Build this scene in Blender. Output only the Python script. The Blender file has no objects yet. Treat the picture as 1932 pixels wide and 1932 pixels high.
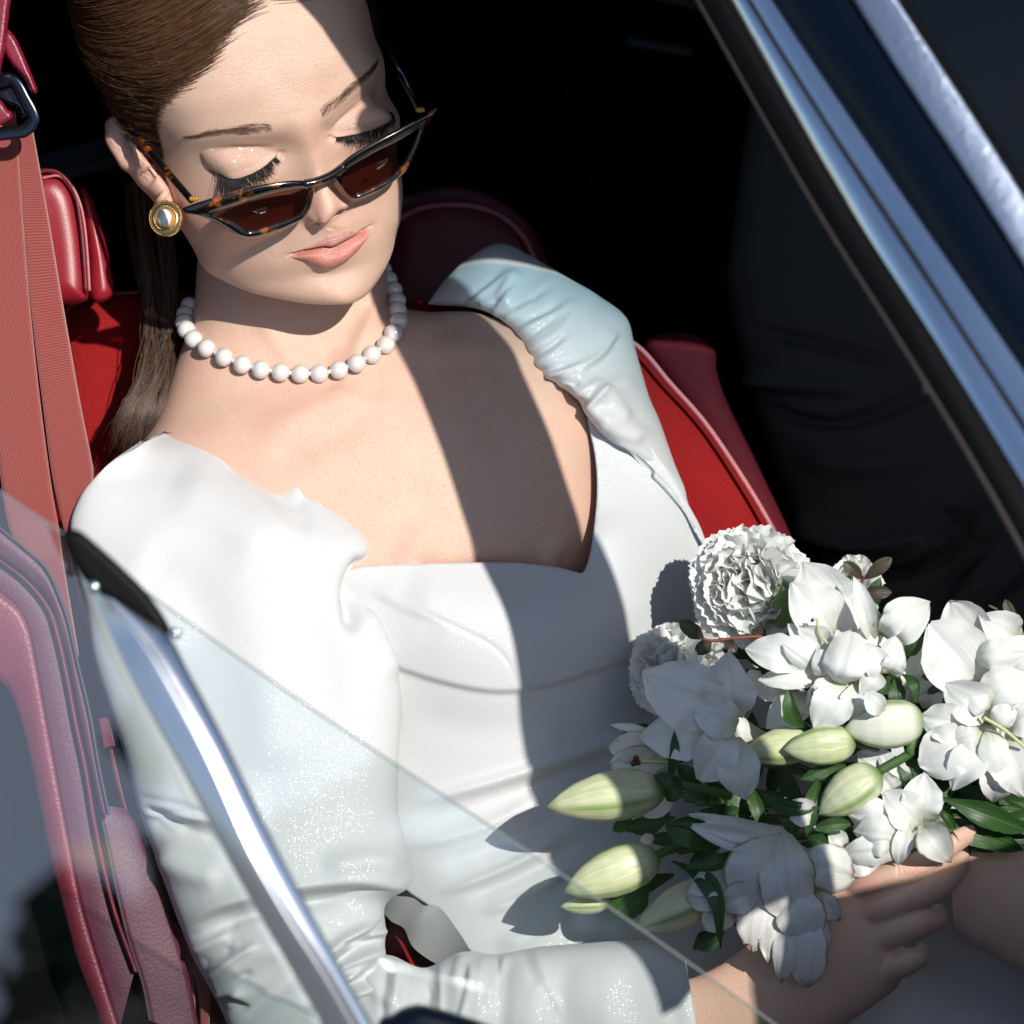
import bpy, math, random
import numpy as np
from mathutils import Vector, Matrix
rng = np.random.RandomState(7)
random.seed(7)
SC = bpy.context.scene
COL = SC.collection
# ------------------------------------------------------------------ camera, sky, sun, exposure
U = 1/3.4*1e-3              # metres per modelling unit (a unit is 1/1932 of the frame width at the sitter)
FD = 6323.0                 # units from the lens to the sitter
PITCH = math.radians(35)
ZC = np.array([0, -math.cos(PITCH), math.sin(PITCH)])
YC = np.array([0, math.sin(PITCH), math.cos(PITCH)])
XC = np.array([1.0, 0, 0])
CAM = np.array([0, 0, 0.95]) + ZC*FD*U
cd = bpy.data.cameras.new('camera'); cam = bpy.data.objects.new('camera', cd); COL.objects.link(cam)
cam.matrix_world = Matrix(((XC[0], YC[0], ZC[0], CAM[0]), (XC[1], YC[1], ZC[1], CAM[1]), (XC[2], YC[2], ZC[2], CAM[2]), (0, 0, 0, 1)))
cd.sensor_width = 36; cd.lens = 36*FD/1932.0
cd.clip_start = 0.05; cd.clip_end = 2000
cd.dof.use_dof = True; cd.dof.focus_distance = (FD+140)*U; cd.dof.aperture_fstop = 8.0
SC.camera = cam
SUNC = np.array([.44, .33, 1.0]); SUNC = SUNC/np.linalg.norm(SUNC)
SUNW = SUNC[0]*XC + SUNC[1]*YC + SUNC[2]*ZC
world = bpy.data.worlds.new('World'); SC.world = world; world.use_nodes = True
wn = world.node_tree.nodes; bg = wn['Background']
sky = wn.new('ShaderNodeTexSky'); sky.sky_type = 'NISHITA'; sky.sun_disc = False
sky.sun_elevation = math.asin(SUNW[2]); sky.sun_rotation = math.atan2(SUNW[0], SUNW[1])
sky.altitude = 200; sky.air_density = 1.0; sky.dust_density = 1.0; sky.ozone_density = 1.0
world.node_tree.links.new(sky.outputs[0], bg.inputs[0]); bg.inputs[1].default_value = 0.115
sd = bpy.data.lights.new('sun', 'SUN'); sd.energy = 4.6; sd.angle = math.radians(0.55); sd.color = (1, .95, .88)
sun = bpy.data.objects.new('sun', sd); COL.objects.link(sun)
sun.rotation_mode = 'QUATERNION'; sun.rotation_quaternion = Vector(SUNW).to_track_quat('Z', 'Y')
sun.location = (3, -3, 6)
SC.view_settings.view_transform = 'Standard'; SC.view_settings.look = 'None'
SC.view_settings.exposure = 0.0; SC.view_settings.gamma = 1.0; SC.view_settings.use_curve_mapping = False
SC.render.engine = 'CYCLES'
try:
    SC.cycles.use_denoising = True; SC.cycles.denoiser = 'OPENIMAGEDENOISE'
except Exception: pass
SC.cycles.max_bounces = 8; SC.cycles.transparent_max_bounces = 24
SC.cycles.sample_clamp_indirect = 6

# ------------------------------------------------------------------ geometry helpers
def P(a):
    """(across, down, towards-the-lens) in modelling units -> world metres"""
    a = np.asarray(a, float); k = (FD-a[..., 2])/FD
    x = (a[..., 0]-966)*k*U; y = (966-a[..., 1])*k*U; z = -(FD-a[..., 2])*U
    return CAM + x[..., None]*XC + y[..., None]*YC + z[..., None]*ZC
def cam3(a):
    a = np.asarray(a, float); k = (FD-a[..., 2])/FD
    return np.stack([(a[..., 0]-966)*k, (966-a[..., 1])*k, a[..., 2]-FD], -1)
def thing(name, label, cat, at, group=None):
    o = bpy.data.objects.new(name, None); COL.objects.link(o)
    o.location = P(np.array(at, float)); o.empty_display_size = .02
    o['label'] = label; o['category'] = cat
    if group: o['group'] = group
    return o
def tag(o, label=None, cat=None, group=None, kind=None):
    for k, v in (('label', label), ('category', cat), ('group', group), ('kind', kind)):
        if v: o[k] = v
    return o
def wloc(o):
    v = Vector((0, 0, 0))
    while o is not None: v = v + o.location; o = o.parent
    return np.array(v)
def mesh(name, V, F, mat, parent=None, smooth=True, attrs=None, solid=0, world_space=False, kind=None, mats=None, mi=None, at=None):
    W = np.asarray(V, float) if world_space else P(V)
    if parent is None and at is None: org = W.mean(0)
    elif parent is None: org = np.array(at)
    else: org = wloc(parent)
    W = W-org
    me = bpy.data.meshes.new(name)
    F = list(F) if not isinstance(F, np.ndarray) else F
    if isinstance(F, np.ndarray):
        n, m = F.shape
        me.vertices.add(len(W)); me.vertices.foreach_set('co', W.astype('f').ravel())
        me.loops.add(n*m); me.loops.foreach_set('vertex_index', F.astype('i').ravel())
        me.polygons.add(n); me.polygons.foreach_set('loop_start', np.arange(0, n*m, m, dtype='i'))
        me.update(calc_edges=True); me.validate()
    else:
        me.from_pydata(W.tolist(), [], [list(map(int, f)) for f in F]); me.update()
    if smooth: me.polygons.foreach_set('use_smooth', np.ones(len(me.polygons), bool))
    for k, v in (attrs or {}).items():
        v = np.asarray(v, float)
        a = me.attributes.new(k, 'FLOAT' if v.ndim == 1 else 'FLOAT_VECTOR', 'POINT')
        a.data.foreach_set('value' if v.ndim == 1 else 'vector', v.astype('f').ravel())
    if mats:
        for m_ in mats: me.materials.append(m_)
        if mi is not None: me.polygons.foreach_set('material_index', np.asarray(mi, dtype='i'))
    else: me.materials.append(mat)
    o = bpy.data.objects.new(name, me); COL.objects.link(o)
    if parent is not None: o.parent = parent
    else: o.location = org
    if solid:
        md = o.modifiers.new('thick', 'SOLIDIFY'); md.thickness = solid*U; md.offset = -1 if solid > 0 else 1; md.thickness = abs(solid)*U
    if kind: o['kind'] = kind
    return o
def gridF(nu, nv, cu=False, cv=False):
    """faces of an nu x nv grid (index = i*nv + j)"""
    i = np.arange(nu if cu else nu-1); j = np.arange(nv if cv else nv-1)
    I, J = np.meshgrid(i, j, indexing='ij'); I2 = (I+1) % nu; J2 = (J+1) % nv
    return np.stack([I*nv+J, I2*nv+J, I2*nv+J2, I*nv+J2], -1).reshape(-1, 4)
class MB:
    """collects pieces into one mesh"""
    def __init__(s): s.V = []; s.F = []; s.n = 0; s.A = []; s.M = []
    def add(s, V, F, a=None, m=0):
        V = np.asarray(V, float).reshape(-1, 3); F = np.asarray(F)
        s.V.append(V)
        for q in (F+s.n): s.F.append(tuple(q))
        s.M += [m]*len(F)
        s.A.append(np.zeros(len(V)) if a is None else np.asarray(a, float)*np.ones(len(V))); s.n += len(V)
        return s
    def build(s, name, mat, parent=None, **k):
        V = np.concatenate(s.V)
        if all(len(f) == 4 for f in s.F): F = np.array(s.F)
        else: F = s.F
        at = k.pop('attr', None)
        if at: k['attrs'] = {at: np.concatenate(s.A)}
        if k.get('mats'): k['mi'] = s.M
        return mesh(name, V, F, mat, parent, **k)
def cr(pts, n, closed=False):
    """Catmull-Rom through the rows of pts, n samples"""
    p = np.asarray(pts, float); m = len(p)
    if closed: p = np.concatenate([p[-1:], p, p[:2]]); t = np.linspace(0, m, n, endpoint=False)
    else: p = np.concatenate([2*p[:1]-p[1:2], p, 2*p[-1:]-p[-2:-1]]); t = np.linspace(0, m-1, n)
    i = np.minimum(t.astype(int), m-1 if closed else m-2); f = (t-i)[:, None]
    a, b, c, d = p[i], p[i+1], p[i+2], p[i+3]
    return .5*((2*b)+(c-a)*f+(2*a-5*b+4*c-d)*f**2+(3*b-a-3*c+d)*f**3)
def lin(pts, n):
    p = np.asarray(pts, float); L = np.r_[0, np.cumsum(np.linalg.norm(np.diff(p[:, :2], axis=0), axis=1))]
    t = np.linspace(0, L[-1], n)
    return np.stack([np.interp(t, L, p[:, k]) for k in range(p.shape[1])], 1)
def nrm(v): return v/np.maximum(np.linalg.norm(v, axis=-1, keepdims=True), 1e-9)
def tube(path, rad, ns=8, flat=1.0, cap=True, hint=(0.1, 0.2, 1.0), hollow=None):
    """swept tube in modelling units -> V, F"""
    p = np.asarray(path, float); n = len(p); r = np.broadcast_to(np.asarray(rad, float), (n,))
    T = nrm(np.gradient(p, axis=0)); Nn = np.zeros_like(p); b = np.array(hint, float)
    for i in range(n):
        b = b-T[i]*(b@T[i]); b = b/max(np.linalg.norm(b), 1e-9); Nn[i] = b
    B = np.cross(T, Nn); a = np.linspace(0, 2*np.pi, ns, endpoint=False)
    V = p[:, None]+r[:, None, None]*(np.cos(a)[None, :, None]*Nn[:, None]*flat+np.sin(a)[None, :, None]*B[:, None])
    F = gridF(n, ns, cv=True)
    V = V.reshape(-1, 3)
    if cap:
        k = len(V); V = np.concatenate([V, p[:1]-T[:1]*r[0]*.5, p[-1:]+T[-1:]*r[-1]*.5])
        c0 = [(k, j, (j+1) % ns, (j+1) % ns) for j in range(ns)]
        c1 = [(k+1, (n-1)*ns+(j+1) % ns, (n-1)*ns+j, (n-1)*ns+j) for j in range(ns)]
        F = [tuple(f) for f in F]+[f[:3] for f in c0]+[f[:3] for f in c1]
    return V, F
def addtube(mb, *a, **k):
    m = k.pop('m', 0); at = k.pop('a', None)
    V, F = tube(*a, **k); V = np.asarray(V)
    s = mb.n; mb.V.append(V)
    for f in F: mb.F.append(tuple(int(q)+s for q in f)); mb.M.append(m)
    mb.A.append(np.zeros(len(V)) if at is None else np.asarray(at, float)*np.ones(len(V))); mb.n += len(V)
def sphereV(c, r, nu=16, nv=10):
    a = np.linspace(0, 2*np.pi, nu, endpoint=False); b = np.linspace(0, np.pi, nv)
    A, B = np.meshgrid(a, b, indexing='ij'); r = np.broadcast_to(np.asarray(r, float), (3,))
    V = np.stack([np.cos(A)*np.sin(B)*r[0], np.cos(B)*r[1], np.sin(A)*np.sin(B)*r[2]], -1)+np.array(c, float)
    return V.reshape(-1, 3), gridF(nu, nv, cu=True)
def tps_fit(X, Y, lam=1e-3):
    X = np.asarray(X, float); Y = np.asarray(Y, float); Y = Y if Y.ndim > 1 else Y[:, None]
    n, dm = X.shape
    def K(r2): return r2*np.log(r2+1e-9)*.5
    d2 = ((X[:, None]-X[None])**2).sum(-1)/1e4
    A = np.zeros((n+dm+1, n+dm+1)); A[:n, :n] = K(d2)+lam*np.eye(n); A[:n, n] = 1; A[:n, n+1:] = X/100; A[n:, :n] = A[:n, n:].T
    w = np.linalg.solve(A, np.concatenate([Y, np.zeros((dm+1, Y.shape[1]))]))
    def f(Q):
        Q = np.asarray(Q, float); sh = Q.shape[:-1]; q = Q.reshape(-1, dm); out = np.zeros((len(q), Y.shape[1]))
        for s in range(0, len(q), 20000):
            qq = q[s:s+20000]; d = ((qq[:, None]-X[None])**2).sum(-1)/1e4
            out[s:s+20000] = K(d)@w[:n]+w[n]+qq/100@w[n+1:]
        return out.reshape(sh+(Y.shape[1],))
    return f
def polydist(q, line):
    """signed distance of points q (n,2) to a polyline, and the position along it (0..1)"""
    line = np.asarray(line, float)[:, :2]; best = np.full(len(q), 1e9); sg = np.ones(len(q)); tt = np.zeros(len(q))
    L = np.linalg.norm(np.diff(line, axis=0), axis=1); cum = np.r_[0, np.cumsum(L)]
    for i in range(len(line)-1):
        a, b = line[i], line[i+1]; ab = b-a; l2 = ab@ab+1e-9
        t = np.clip(((q-a)@ab)/l2, 0, 1); pr = a+t[:, None]*ab; dv = q-pr; d = np.hypot(dv[:, 0], dv[:, 1])
        m = d < best; best[m] = d[m]; sg[m] = np.sign(ab[0]*dv[m, 1]-ab[1]*dv[m, 0]+1e-12); tt[m] = (cum[i]+t[m]*L[i])/cum[-1]
    return best*sg, tt
def folds(q, fl):
    """height added by folds: ('r', line, width, amp) ridge / groove, ('s', line, width, amp, reach) overlapping step (positive = left of line proud)"""
    z = np.zeros(len(q))
    for f in fl:
        pts = np.asarray(f[1], float); ln = cr(pts, max(12, 4*len(pts))) if len(pts) > 2 else pts
        lo = ln.min(0)-5*f[2]-(f[4] if len(f) > 4 else 0)*3; hi = ln.max(0)+5*f[2]+(f[4] if len(f) > 4 else 0)*3
        m = ((q >= lo) & (q <= hi)).all(1)
        if not m.any(): continue
        d, t = polydist(q[m], ln); tp = np.clip(np.minimum(t/.25, (1-t)/.25), 0, 1); tp = tp*tp*(3-2*tp)
        if f[0] == 'r': z[m] += f[3]*tp*np.exp(-(d/f[2])**2)
        else: z[m] += f[3]*tp*(-np.tanh(d/f[2]))*np.exp(-np.abs(d)/f[4])
    return z
def waves(q, seed, scale, n=10):
    r = np.random.RandomState(seed); z = np.zeros(len(q))
    for k in range(n):
        a = r.uniform(0, 2*np.pi); f = r.uniform(.6, 1.8)/scale
        z += np.sin((q[:, 0]*np.cos(a)+q[:, 1]*np.sin(a))*f+r.uniform(0, 6.3))/n**.5
    return z
def loft(rows, nr=120, nc=72, p=.8, back=None, fl=(), fscale=1.0, noise=None, taper=True):
    """rows: (Lx,Ly,Rx,Ry,dL,dR,front bulge,back bulge); closed oval sections between two outline points"""
    R = cr(rows, nr); t = np.linspace(0, 2*np.pi, nc, endpoint=False)
    c = np.cos(t); s = np.sin(t); sp = np.sign(s)*np.abs(s)**p
    x = (R[:, 0]+R[:, 2])[:, None]/2-(R[:, 2]-R[:, 0])[:, None]/2*c
    y = (R[:, 1]+R[:, 3])[:, None]/2-(R[:, 3]-R[:, 1])[:, None]/2*c
    d = (R[:, 4]+R[:, 5])[:, None]/2-(R[:, 5]-R[:, 4])[:, None]/2*c+np.where(sp > 0, R[:, 6][:, None]*sp, np.abs(R[:, 7])[:, None]*sp)
    V = np.stack([x, y, d], -1)
    if len(fl):
        q = V[..., :2].reshape(-1, 2); z = folds(q, fl).reshape(d.shape)
        if noise: z = z+noise[0]*waves(q, noise[2], noise[1]).reshape(d.shape)
        w = np.clip(sp*2.0, 0, 1)
        # push along the section normal
        Tu = np.gradient(V, axis=0); Tv = np.roll(V, -1, 1)-np.roll(V, 1, 1)
        N = nrm(np.cross(Tu, Tv)); sgn = np.sign((N[:, nc//4, 2]).sum()) or 1
        V = V+N*sgn*(z*w)[..., None]*fscale
    return V
def loftmesh(name, V, mat, parent, **k):
    nr, nc, _ = V.shape
    c0 = V[0].mean(0); c1 = V[-1].mean(0)
    W = np.concatenate([V.reshape(-1, 3), c0[None], c1[None]])
    F = [tuple(f) for f in gridF(nr, nc, cv=True)]
    F += [(nr*nc, (j+1) % nc, j) for j in range(nc)]+[(nr*nc+1, (nr-1)*nc+j, (nr-1)*nc+(j+1) % nc) for j in range(nc)]
    return mesh(name, W, F, mat, parent, **k)
def inpoly(q, poly):
    x, y = q[:, 0], q[:, 1]; r = np.zeros(len(q), bool); p = np.asarray(poly, float); n = len(p)
    for i in range(n):
        x1, y1 = p[i]; x2, y2 = p[(i+1) % n]
        if y1 == y2: continue
        c = ((y1 > y) != (y2 > y)) & (x < (x2-x1)*(y-y1)/(y2-y1)+x1); r ^= c
    return r
def sheet(poly, dfun, step=4.0, rim=0):
    """height sheet over a polygon (points x,y), boundary snapped to the outline. rim>0 turns the edge back by that depth. returns V,F"""
    poly = np.asarray(poly, float)[:, :2]; lo = poly.min(0)-step; hi = poly.max(0)+step
    xs = np.arange(lo[0], hi[0]+step, step); ys = np.arange(lo[1], hi[1]+step, step)
    X, Y = np.meshgrid(xs, ys, indexing='ij'); q = np.stack([X, Y], -1).reshape(-1, 2)
    ins = inpoly(q, poly).reshape(X.shape); cl = np.concatenate([poly, poly[:1]])
    F = gridF(len(xs), len(ys)); keep = ins.ravel()[F].sum(1) >= 3; F = F[keep]
    used = np.unique(F); idx = -np.ones(len(q), int); idx[used] = np.arange(len(used)); F = idx[F]; q = q[used]
    E = np.concatenate([F[:, [0, 1]], F[:, [1, 2]], F[:, [2, 3]], F[:, [3, 0]]]); Es = np.sort(E, 1)
    u, inv, cnt = np.unique(Es, axis=0, return_inverse=True, return_counts=True); be = E[cnt[inv.ravel()] == 1]
    b = np.unique(be); qb = q[b]; best = np.full(len(qb), 1e9); pr = qb.copy()
    for i in range(len(cl)-1):
        a, c = cl[i], cl[i+1]; ab = c-a; t = np.clip(((qb-a)@ab)/(ab@ab+1e-9), 0, 1); pp = a+t[:, None]*ab
        d = np.hypot(*(qb-pp).T); m = d < best; best[m] = d[m]; pr[m] = pp[m]
    mv = best < step*1.6; qb[mv] = pr[mv]; q[b] = qb
    V = np.concatenate([q, dfun(q)[:, None]], 1)
    if rim:
        n = len(V); mp = {int(k): n+i for i, k in enumerate(b)}; V2 = V[b].copy(); V2[:, 2] -= rim
        V = np.concatenate([V, V2]); F = np.concatenate([F, np.array([(e[1], e[0], mp[int(e[0])], mp[int(e[1])]) for e in be])])
    return V, F
def pillow(name, poly, d, bulge, rnd, thick, mat, parent, step=8.0, fl=(), tilt=None, noise=None, **k):
    poly = np.asarray(poly, float); cl = np.concatenate([poly, poly[:1]])
    def f(q):
        ds = np.abs(polydist(q, cl)[0]); e = np.clip(1-ds/rnd, 0, 1)
        z = d+bulge*(np.sqrt(np.maximum(1-e*e, 0)))
        if tilt is not None: z = z+(q[:, 0]-tilt[0])*tilt[2]+(q[:, 1]-tilt[1])*tilt[3]
        if len(fl): z = z+folds(q, fl)
        if noise: z = z+noise[0]*waves(q, noise[2], noise[1])
        return z
    V, F = sheet(poly, f, step, rim=thick)
    return mesh(name, V, F, mat, parent, **k)
def ribbon(Lp, Rp, n=60, nw=5, bulge=0.0, mode=cr):
    A = mode(Lp, n); B = mode(Rp, n); w = np.linspace(0, 1, nw)[None, :, None]
    V = A[:, None]*(1-w)+B[:, None]*w; V[..., 2] += bulge*(1-(2*w[..., 0]-1)**2)
    return V
def box(c, s):
    x, y, z = np.array(s)/2; V = np.array([(-x, -y, -z), (x, -y, -z), (x, y, -z), (-x, y, -z), (-x, -y, z), (x, -y, z), (x, y, z), (-x, y, z)])+np.array(c)
    return V, [(0, 3, 2, 1), (4, 5, 6, 7), (0, 1, 5, 4), (1, 2, 6, 5), (2, 3, 7, 6), (3, 0, 4, 7)]
def c1(x, y, d=0): return (150.9+.375*x, .375*y, d)
def c3(x, y, d=0): return (301.9+.2734*x, 452.8+.2734*y, d)
def c3b(x, y, d=0): return (.3516*x, 905.6+.3516*y, d)
def c4(x, y, d=0): return (754.7+.3125*x, 422.6+.3125*y, d)
BQ = 75.0                    # how far the bouquet is held in front of the lap
def c5(x, y, d=0): return (981.1+.27344*x, 943.4+.27344*y, d+BQ)
def c6(x, y, d=0): return (1403.7+.27344*x, 981.1+.27344*y, d+BQ)
def c7(x, y, d=0): return (1011.3+.2578*x, 1433.9+.2578*y, d+BQ)
def c8(x, y, d=0): return (1433.9+.2578*x, 1433.9+.2578*y, d+BQ)
# ------------------------------------------------------------------ materials
class NT:
    def __init__(s, name):
        s.m = bpy.data.materials.new(name); s.m.use_nodes = True; s.t = s.m.node_tree; s.b = s.t.nodes['Principled BSDF']; s.o = s.t.nodes['Material Output']
    def n(s, ty, **k):
        nd = s.t.nodes.new('ShaderNode'+ty)
        for a, v in k.items():
            if a in nd.inputs.keys(): s.set(nd, a, v)
            else: setattr(nd, a, v)
        return nd
    def set(s, nd, a, v):
        if isinstance(v, bpy.types.NodeSocket): s.t.links.new(v, nd.inputs[a])
        else: nd.inputs[a].default_value = v
    def p(s, **k):
        for a, v in k.items(): s.set(s.b, a.replace('_', ' '), v)
        return s
    def coord(s): return s.n('TexCoord').outputs['Object']
    def noise(s, scale, detail=3, rough=.5, vec=None, out='Fac'):
        return s.n('TexNoise', Vector=vec or s.coord(), Scale=scale, Detail=detail, Roughness=rough).outputs[out]
    def ramp(s, fac, stops):
        r = s.n('ValToRGB', Fac=fac); e = r.color_ramp.elements
        while len(e) < len(stops): e.new(.5)
        for q, (p_, c) in zip(e, stops): q.position = p_; q.color = tuple(c)+((1,) if len(c) == 3 else ())
        return r.outputs[0]
    def mix(s, f, a, b, bt='MIX'):
        m = s.n('Mix', data_type='RGBA', blend_type=bt); s.set(m, 0, f)
        for i, v in ((6, a), (7, b)):
            if isinstance(v, bpy.types.NodeSocket): s.t.links.new(v, m.inputs[i])
            else: m.inputs[i].default_value = tuple(v)+((1,) if len(v) == 3 else ())
        return m.outputs[2]
    def math(s, op, a, b=0.0):
        m = s.n('Math', operation=op); s.set(m, 0, a); s.set(m, 1, b); return m.outputs[0]
    def attr(s, name): return s.n('Attribute', attribute_name=name).outputs['Fac']
    def bump(s, h, strength=.3, dist=.001, normal=None):
        b = s.n('Bump', Height=h, Strength=strength, Distance=dist)
        if normal is not None: s.set(b, 'Normal', normal)
        return b.outputs[0]
def C3(*c): return tuple(c)+(1.0,)
# skin -------------------------------------------------------------
k = NT('skin'); co = k.coord()
base = k.mix(k.noise(60, 4), (.66, .435, .325), (.73, .505, .39))
base = k.mix(k.math('MULTIPLY', k.ramp(k.noise(22, 4, .6), [(.45, (0, 0, 0)), (.75, (1, 1, 1))]), .30), base, (.68, .34, .25))
base = k.mix(k.math('MULTIPLY', k.ramp(k.noise(420, 2, .7), [(.60, (0, 0, 0)), (.72, (1, 1, 1))]), .34), base, (.55, .24, .16))
base = k.mix(k.math('MULTIPLY', k.attr('blush'), .72), base, (.72, .34, .27))
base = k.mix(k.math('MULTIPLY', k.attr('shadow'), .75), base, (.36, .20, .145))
lc_ = k.mix(k.attr('uplip'), (.56, .19, .145), (.42, .16, .125))  # upper lip darker, its shade mixed into the lip colour
base = k.mix(k.math('MULTIPLY', k.attr('lips'), .88), base, lc_)
base = k.mix(k.math('MULTIPLY', k.attr('liner'), 1.0), base, (.012, .010, .010))
vor = k.n('TexVoronoi', Vector=co, Scale=1500.0)
fine = k.noise(1900, 3, .6)
bmp = k.bump(k.math('ADD', k.math('MULTIPLY', vor.outputs['Distance'], .7), fine), .42, .0007)
lipb = k.n('TexNoise', Vector=k.n('Mapping', Vector=co, Scale=(3.4, 1, 1)).outputs[0], Scale=420.0, Detail=2.0).outputs['Fac']
bmp = k.bump(k.math('MULTIPLY', lipb, k.attr('lips')), .35, .0008, bmp)
spk = k.n('TexVoronoi', Vector=co, Scale=2600.0)
sp = k.math('MULTIPLY', k.math('GREATER_THAN', spk.outputs['Color'], .80), k.attr('glit'))
rgh = k.math('SUBTRACT', k.math('SUBTRACT', .43, k.math('MULTIPLY', k.attr('lips'), .22)), k.math('MULTIPLY', k.attr('sheen'), .13))
k.p(Base_Color=base, Roughness=rgh, Normal=bmp, Subsurface_Weight=.22, Subsurface_Radius=(1, .35, .2), Subsurface_Scale=.0035, Specular_IOR_Level=.68, Coat_Weight=k.math('ADD', k.math('MULTIPLY', k.attr('lips'), .2), k.math('MULTIPLY', k.attr('sheen'), .30)), Coat_Roughness=.27, Coat_Normal=bmp)
gl = k.n('BsdfGlossy', Color=C3(.95, .85, .78), Roughness=.18)
nn = k.n('Vector', ) if False else None
vm = k.n('VectorMath', operation='SUBTRACT'); k.t.links.new(spk.outputs['Color'], vm.inputs[0]); vm.inputs[1].default_value = (.5, .5, .5)
vs = k.n('VectorMath', operation='SCALE'); k.t.links.new(vm.outputs[0], vs.inputs[0]); vs.inputs['Scale'].default_value = .9
va = k.n('VectorMath', operation='ADD'); k.t.links.new(k.n('NewGeometry').outputs['Normal'], va.inputs[0]); k.t.links.new(vs.outputs[0], va.inputs[1])
vn = k.n('VectorMath', operation='NORMALIZE'); k.t.links.new(va.outputs[0], vn.inputs[0]); k.t.links.new(vn.outputs[0], gl.inputs['Normal'])
mx = k.n('MixShader'); k.t.links.new(k.math('MULTIPLY', sp, .45), mx.inputs[0]); k.t.links.new(k.b.outputs[0], mx.inputs[1]); k.t.links.new(gl.outputs[0], mx.inputs[2]); k.t.links.new(mx.outputs[0], k.o.inputs[0])
SKIN = k.m
# white glitter satin ------------------------------------------------
def satin(name, base, sparkle=.06, cell=3000., spread=.46):
    k = NT(name); co = k.coord()
    w = k.n('TexNoise', Vector=k.n('Mapping', Vector=co, Scale=(1, 2.6, 1)).outputs[0], Scale=1100.0, Detail=2.0).outputs['Fac']
    w2 = k.noise(2600, 2); bm = k.bump(k.math('ADD', w, k.math('MULTIPLY', w2, .6)), .34, .0007)
    k.p(Base_Color=C3(*base), Roughness=.54, Normal=bm, Specular_IOR_Level=.4, Sheen_Weight=.12, Sheen_Roughness=.4)
    v = k.n('TexVoronoi', Vector=co, Scale=cell)
    vm = k.n('VectorMath', operation='SUBTRACT'); k.t.links.new(v.outputs['Color'], vm.inputs[0]); vm.inputs[1].default_value = (.5, .5, .5)
    vs = k.n('VectorMath', operation='SCALE'); k.t.links.new(vm.outputs[0], vs.inputs[0]); vs.inputs['Scale'].default_value = spread
    va = k.n('VectorMath', operation='ADD'); k.t.links.new(k.n('NewGeometry').outputs['Normal'], va.inputs[0]); k.t.links.new(vs.outputs[0], va.inputs[1])
    vn = k.n('VectorMath', operation='NORMALIZE'); k.t.links.new(va.outputs[0], vn.inputs[0])
    gl = k.n('BsdfGlossy', Color=C3(1, 1, 1), Roughness=.17); k.t.links.new(vn.outputs[0], gl.inputs['Normal'])
    sel = k.math('GREATER_THAN', k.n('SeparateColor', Color=v.outputs['Color']).outputs[2], .40)
    dot = k.math('LESS_THAN', v.outputs['Distance'], .42)
    f_ = k.math('MULTIPLY', k.math('MULTIPLY', sel, dot), sparkle); cc = k.n('CombineColor'); [k.t.links.new(f_, cc.inputs[i]) for i in range(3)]; k.t.links.new(cc.outputs[0], gl.inputs['Color'])
    mx = k.n('AddShader'); k.t.links.new(k.b.outputs[0], mx.inputs[0]); k.t.links.new(gl.outputs[0], mx.inputs[1]); k.t.links.new(mx.outputs[0], k.o.inputs[0])
    return k.m
SATIN = satin('white_glitter_satin', (.60, .61, .616))
# hair
def hairmat(name, a, b, rough=.38):
    k = NT(name); f = k.n('Attribute', attribute_name='tone').outputs['Fac']
    k.p(Base_Color=k.ramp(f, [(0, a), (1, b)]), Roughness=rough, Specular_IOR_Level=.28)
    return k.m
HAIR = hairmat('brown_hair', (.018, .008, .004), (.165, .080, .038))
BROW = hairmat('brow_hair', (.11, .055, .036), (.20, .11, .075), .6)
LASH = hairmat('black_lash', (.004, .004, .005), (.010, .010, .011), .55)
def plain(name, col, rough=.5, metal=0., spec=.5, coat=0., nz=None, crough=.05, var=0.0):
    k = NT(name)
    c = C3(*col)
    if var: c = k.mix(k.noise(nz[0] if nz else 40, 4), [v*(1-var) for v in col], [min(1, v*(1+var)) for v in col])
    k.p(Base_Color=c, Roughness=rough, Metallic=metal, Specular_IOR_Level=spec, Coat_Weight=coat, Coat_Roughness=crough)
    if nz: k.p(Normal=k.bump(k.noise(nz[0], 4), nz[1], nz[2] if len(nz) > 2 else .001))
    return k.m
# pearl: rims darker, edge shading mixed into the base colour
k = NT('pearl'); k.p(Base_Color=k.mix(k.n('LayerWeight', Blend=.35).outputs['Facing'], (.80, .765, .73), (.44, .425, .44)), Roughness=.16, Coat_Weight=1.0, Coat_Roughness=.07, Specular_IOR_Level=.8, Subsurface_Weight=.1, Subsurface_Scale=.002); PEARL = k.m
GOLD = plain('gold', (.78, .50, .20), .24, 1.0, nz=(900, .15, .0004))
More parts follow.
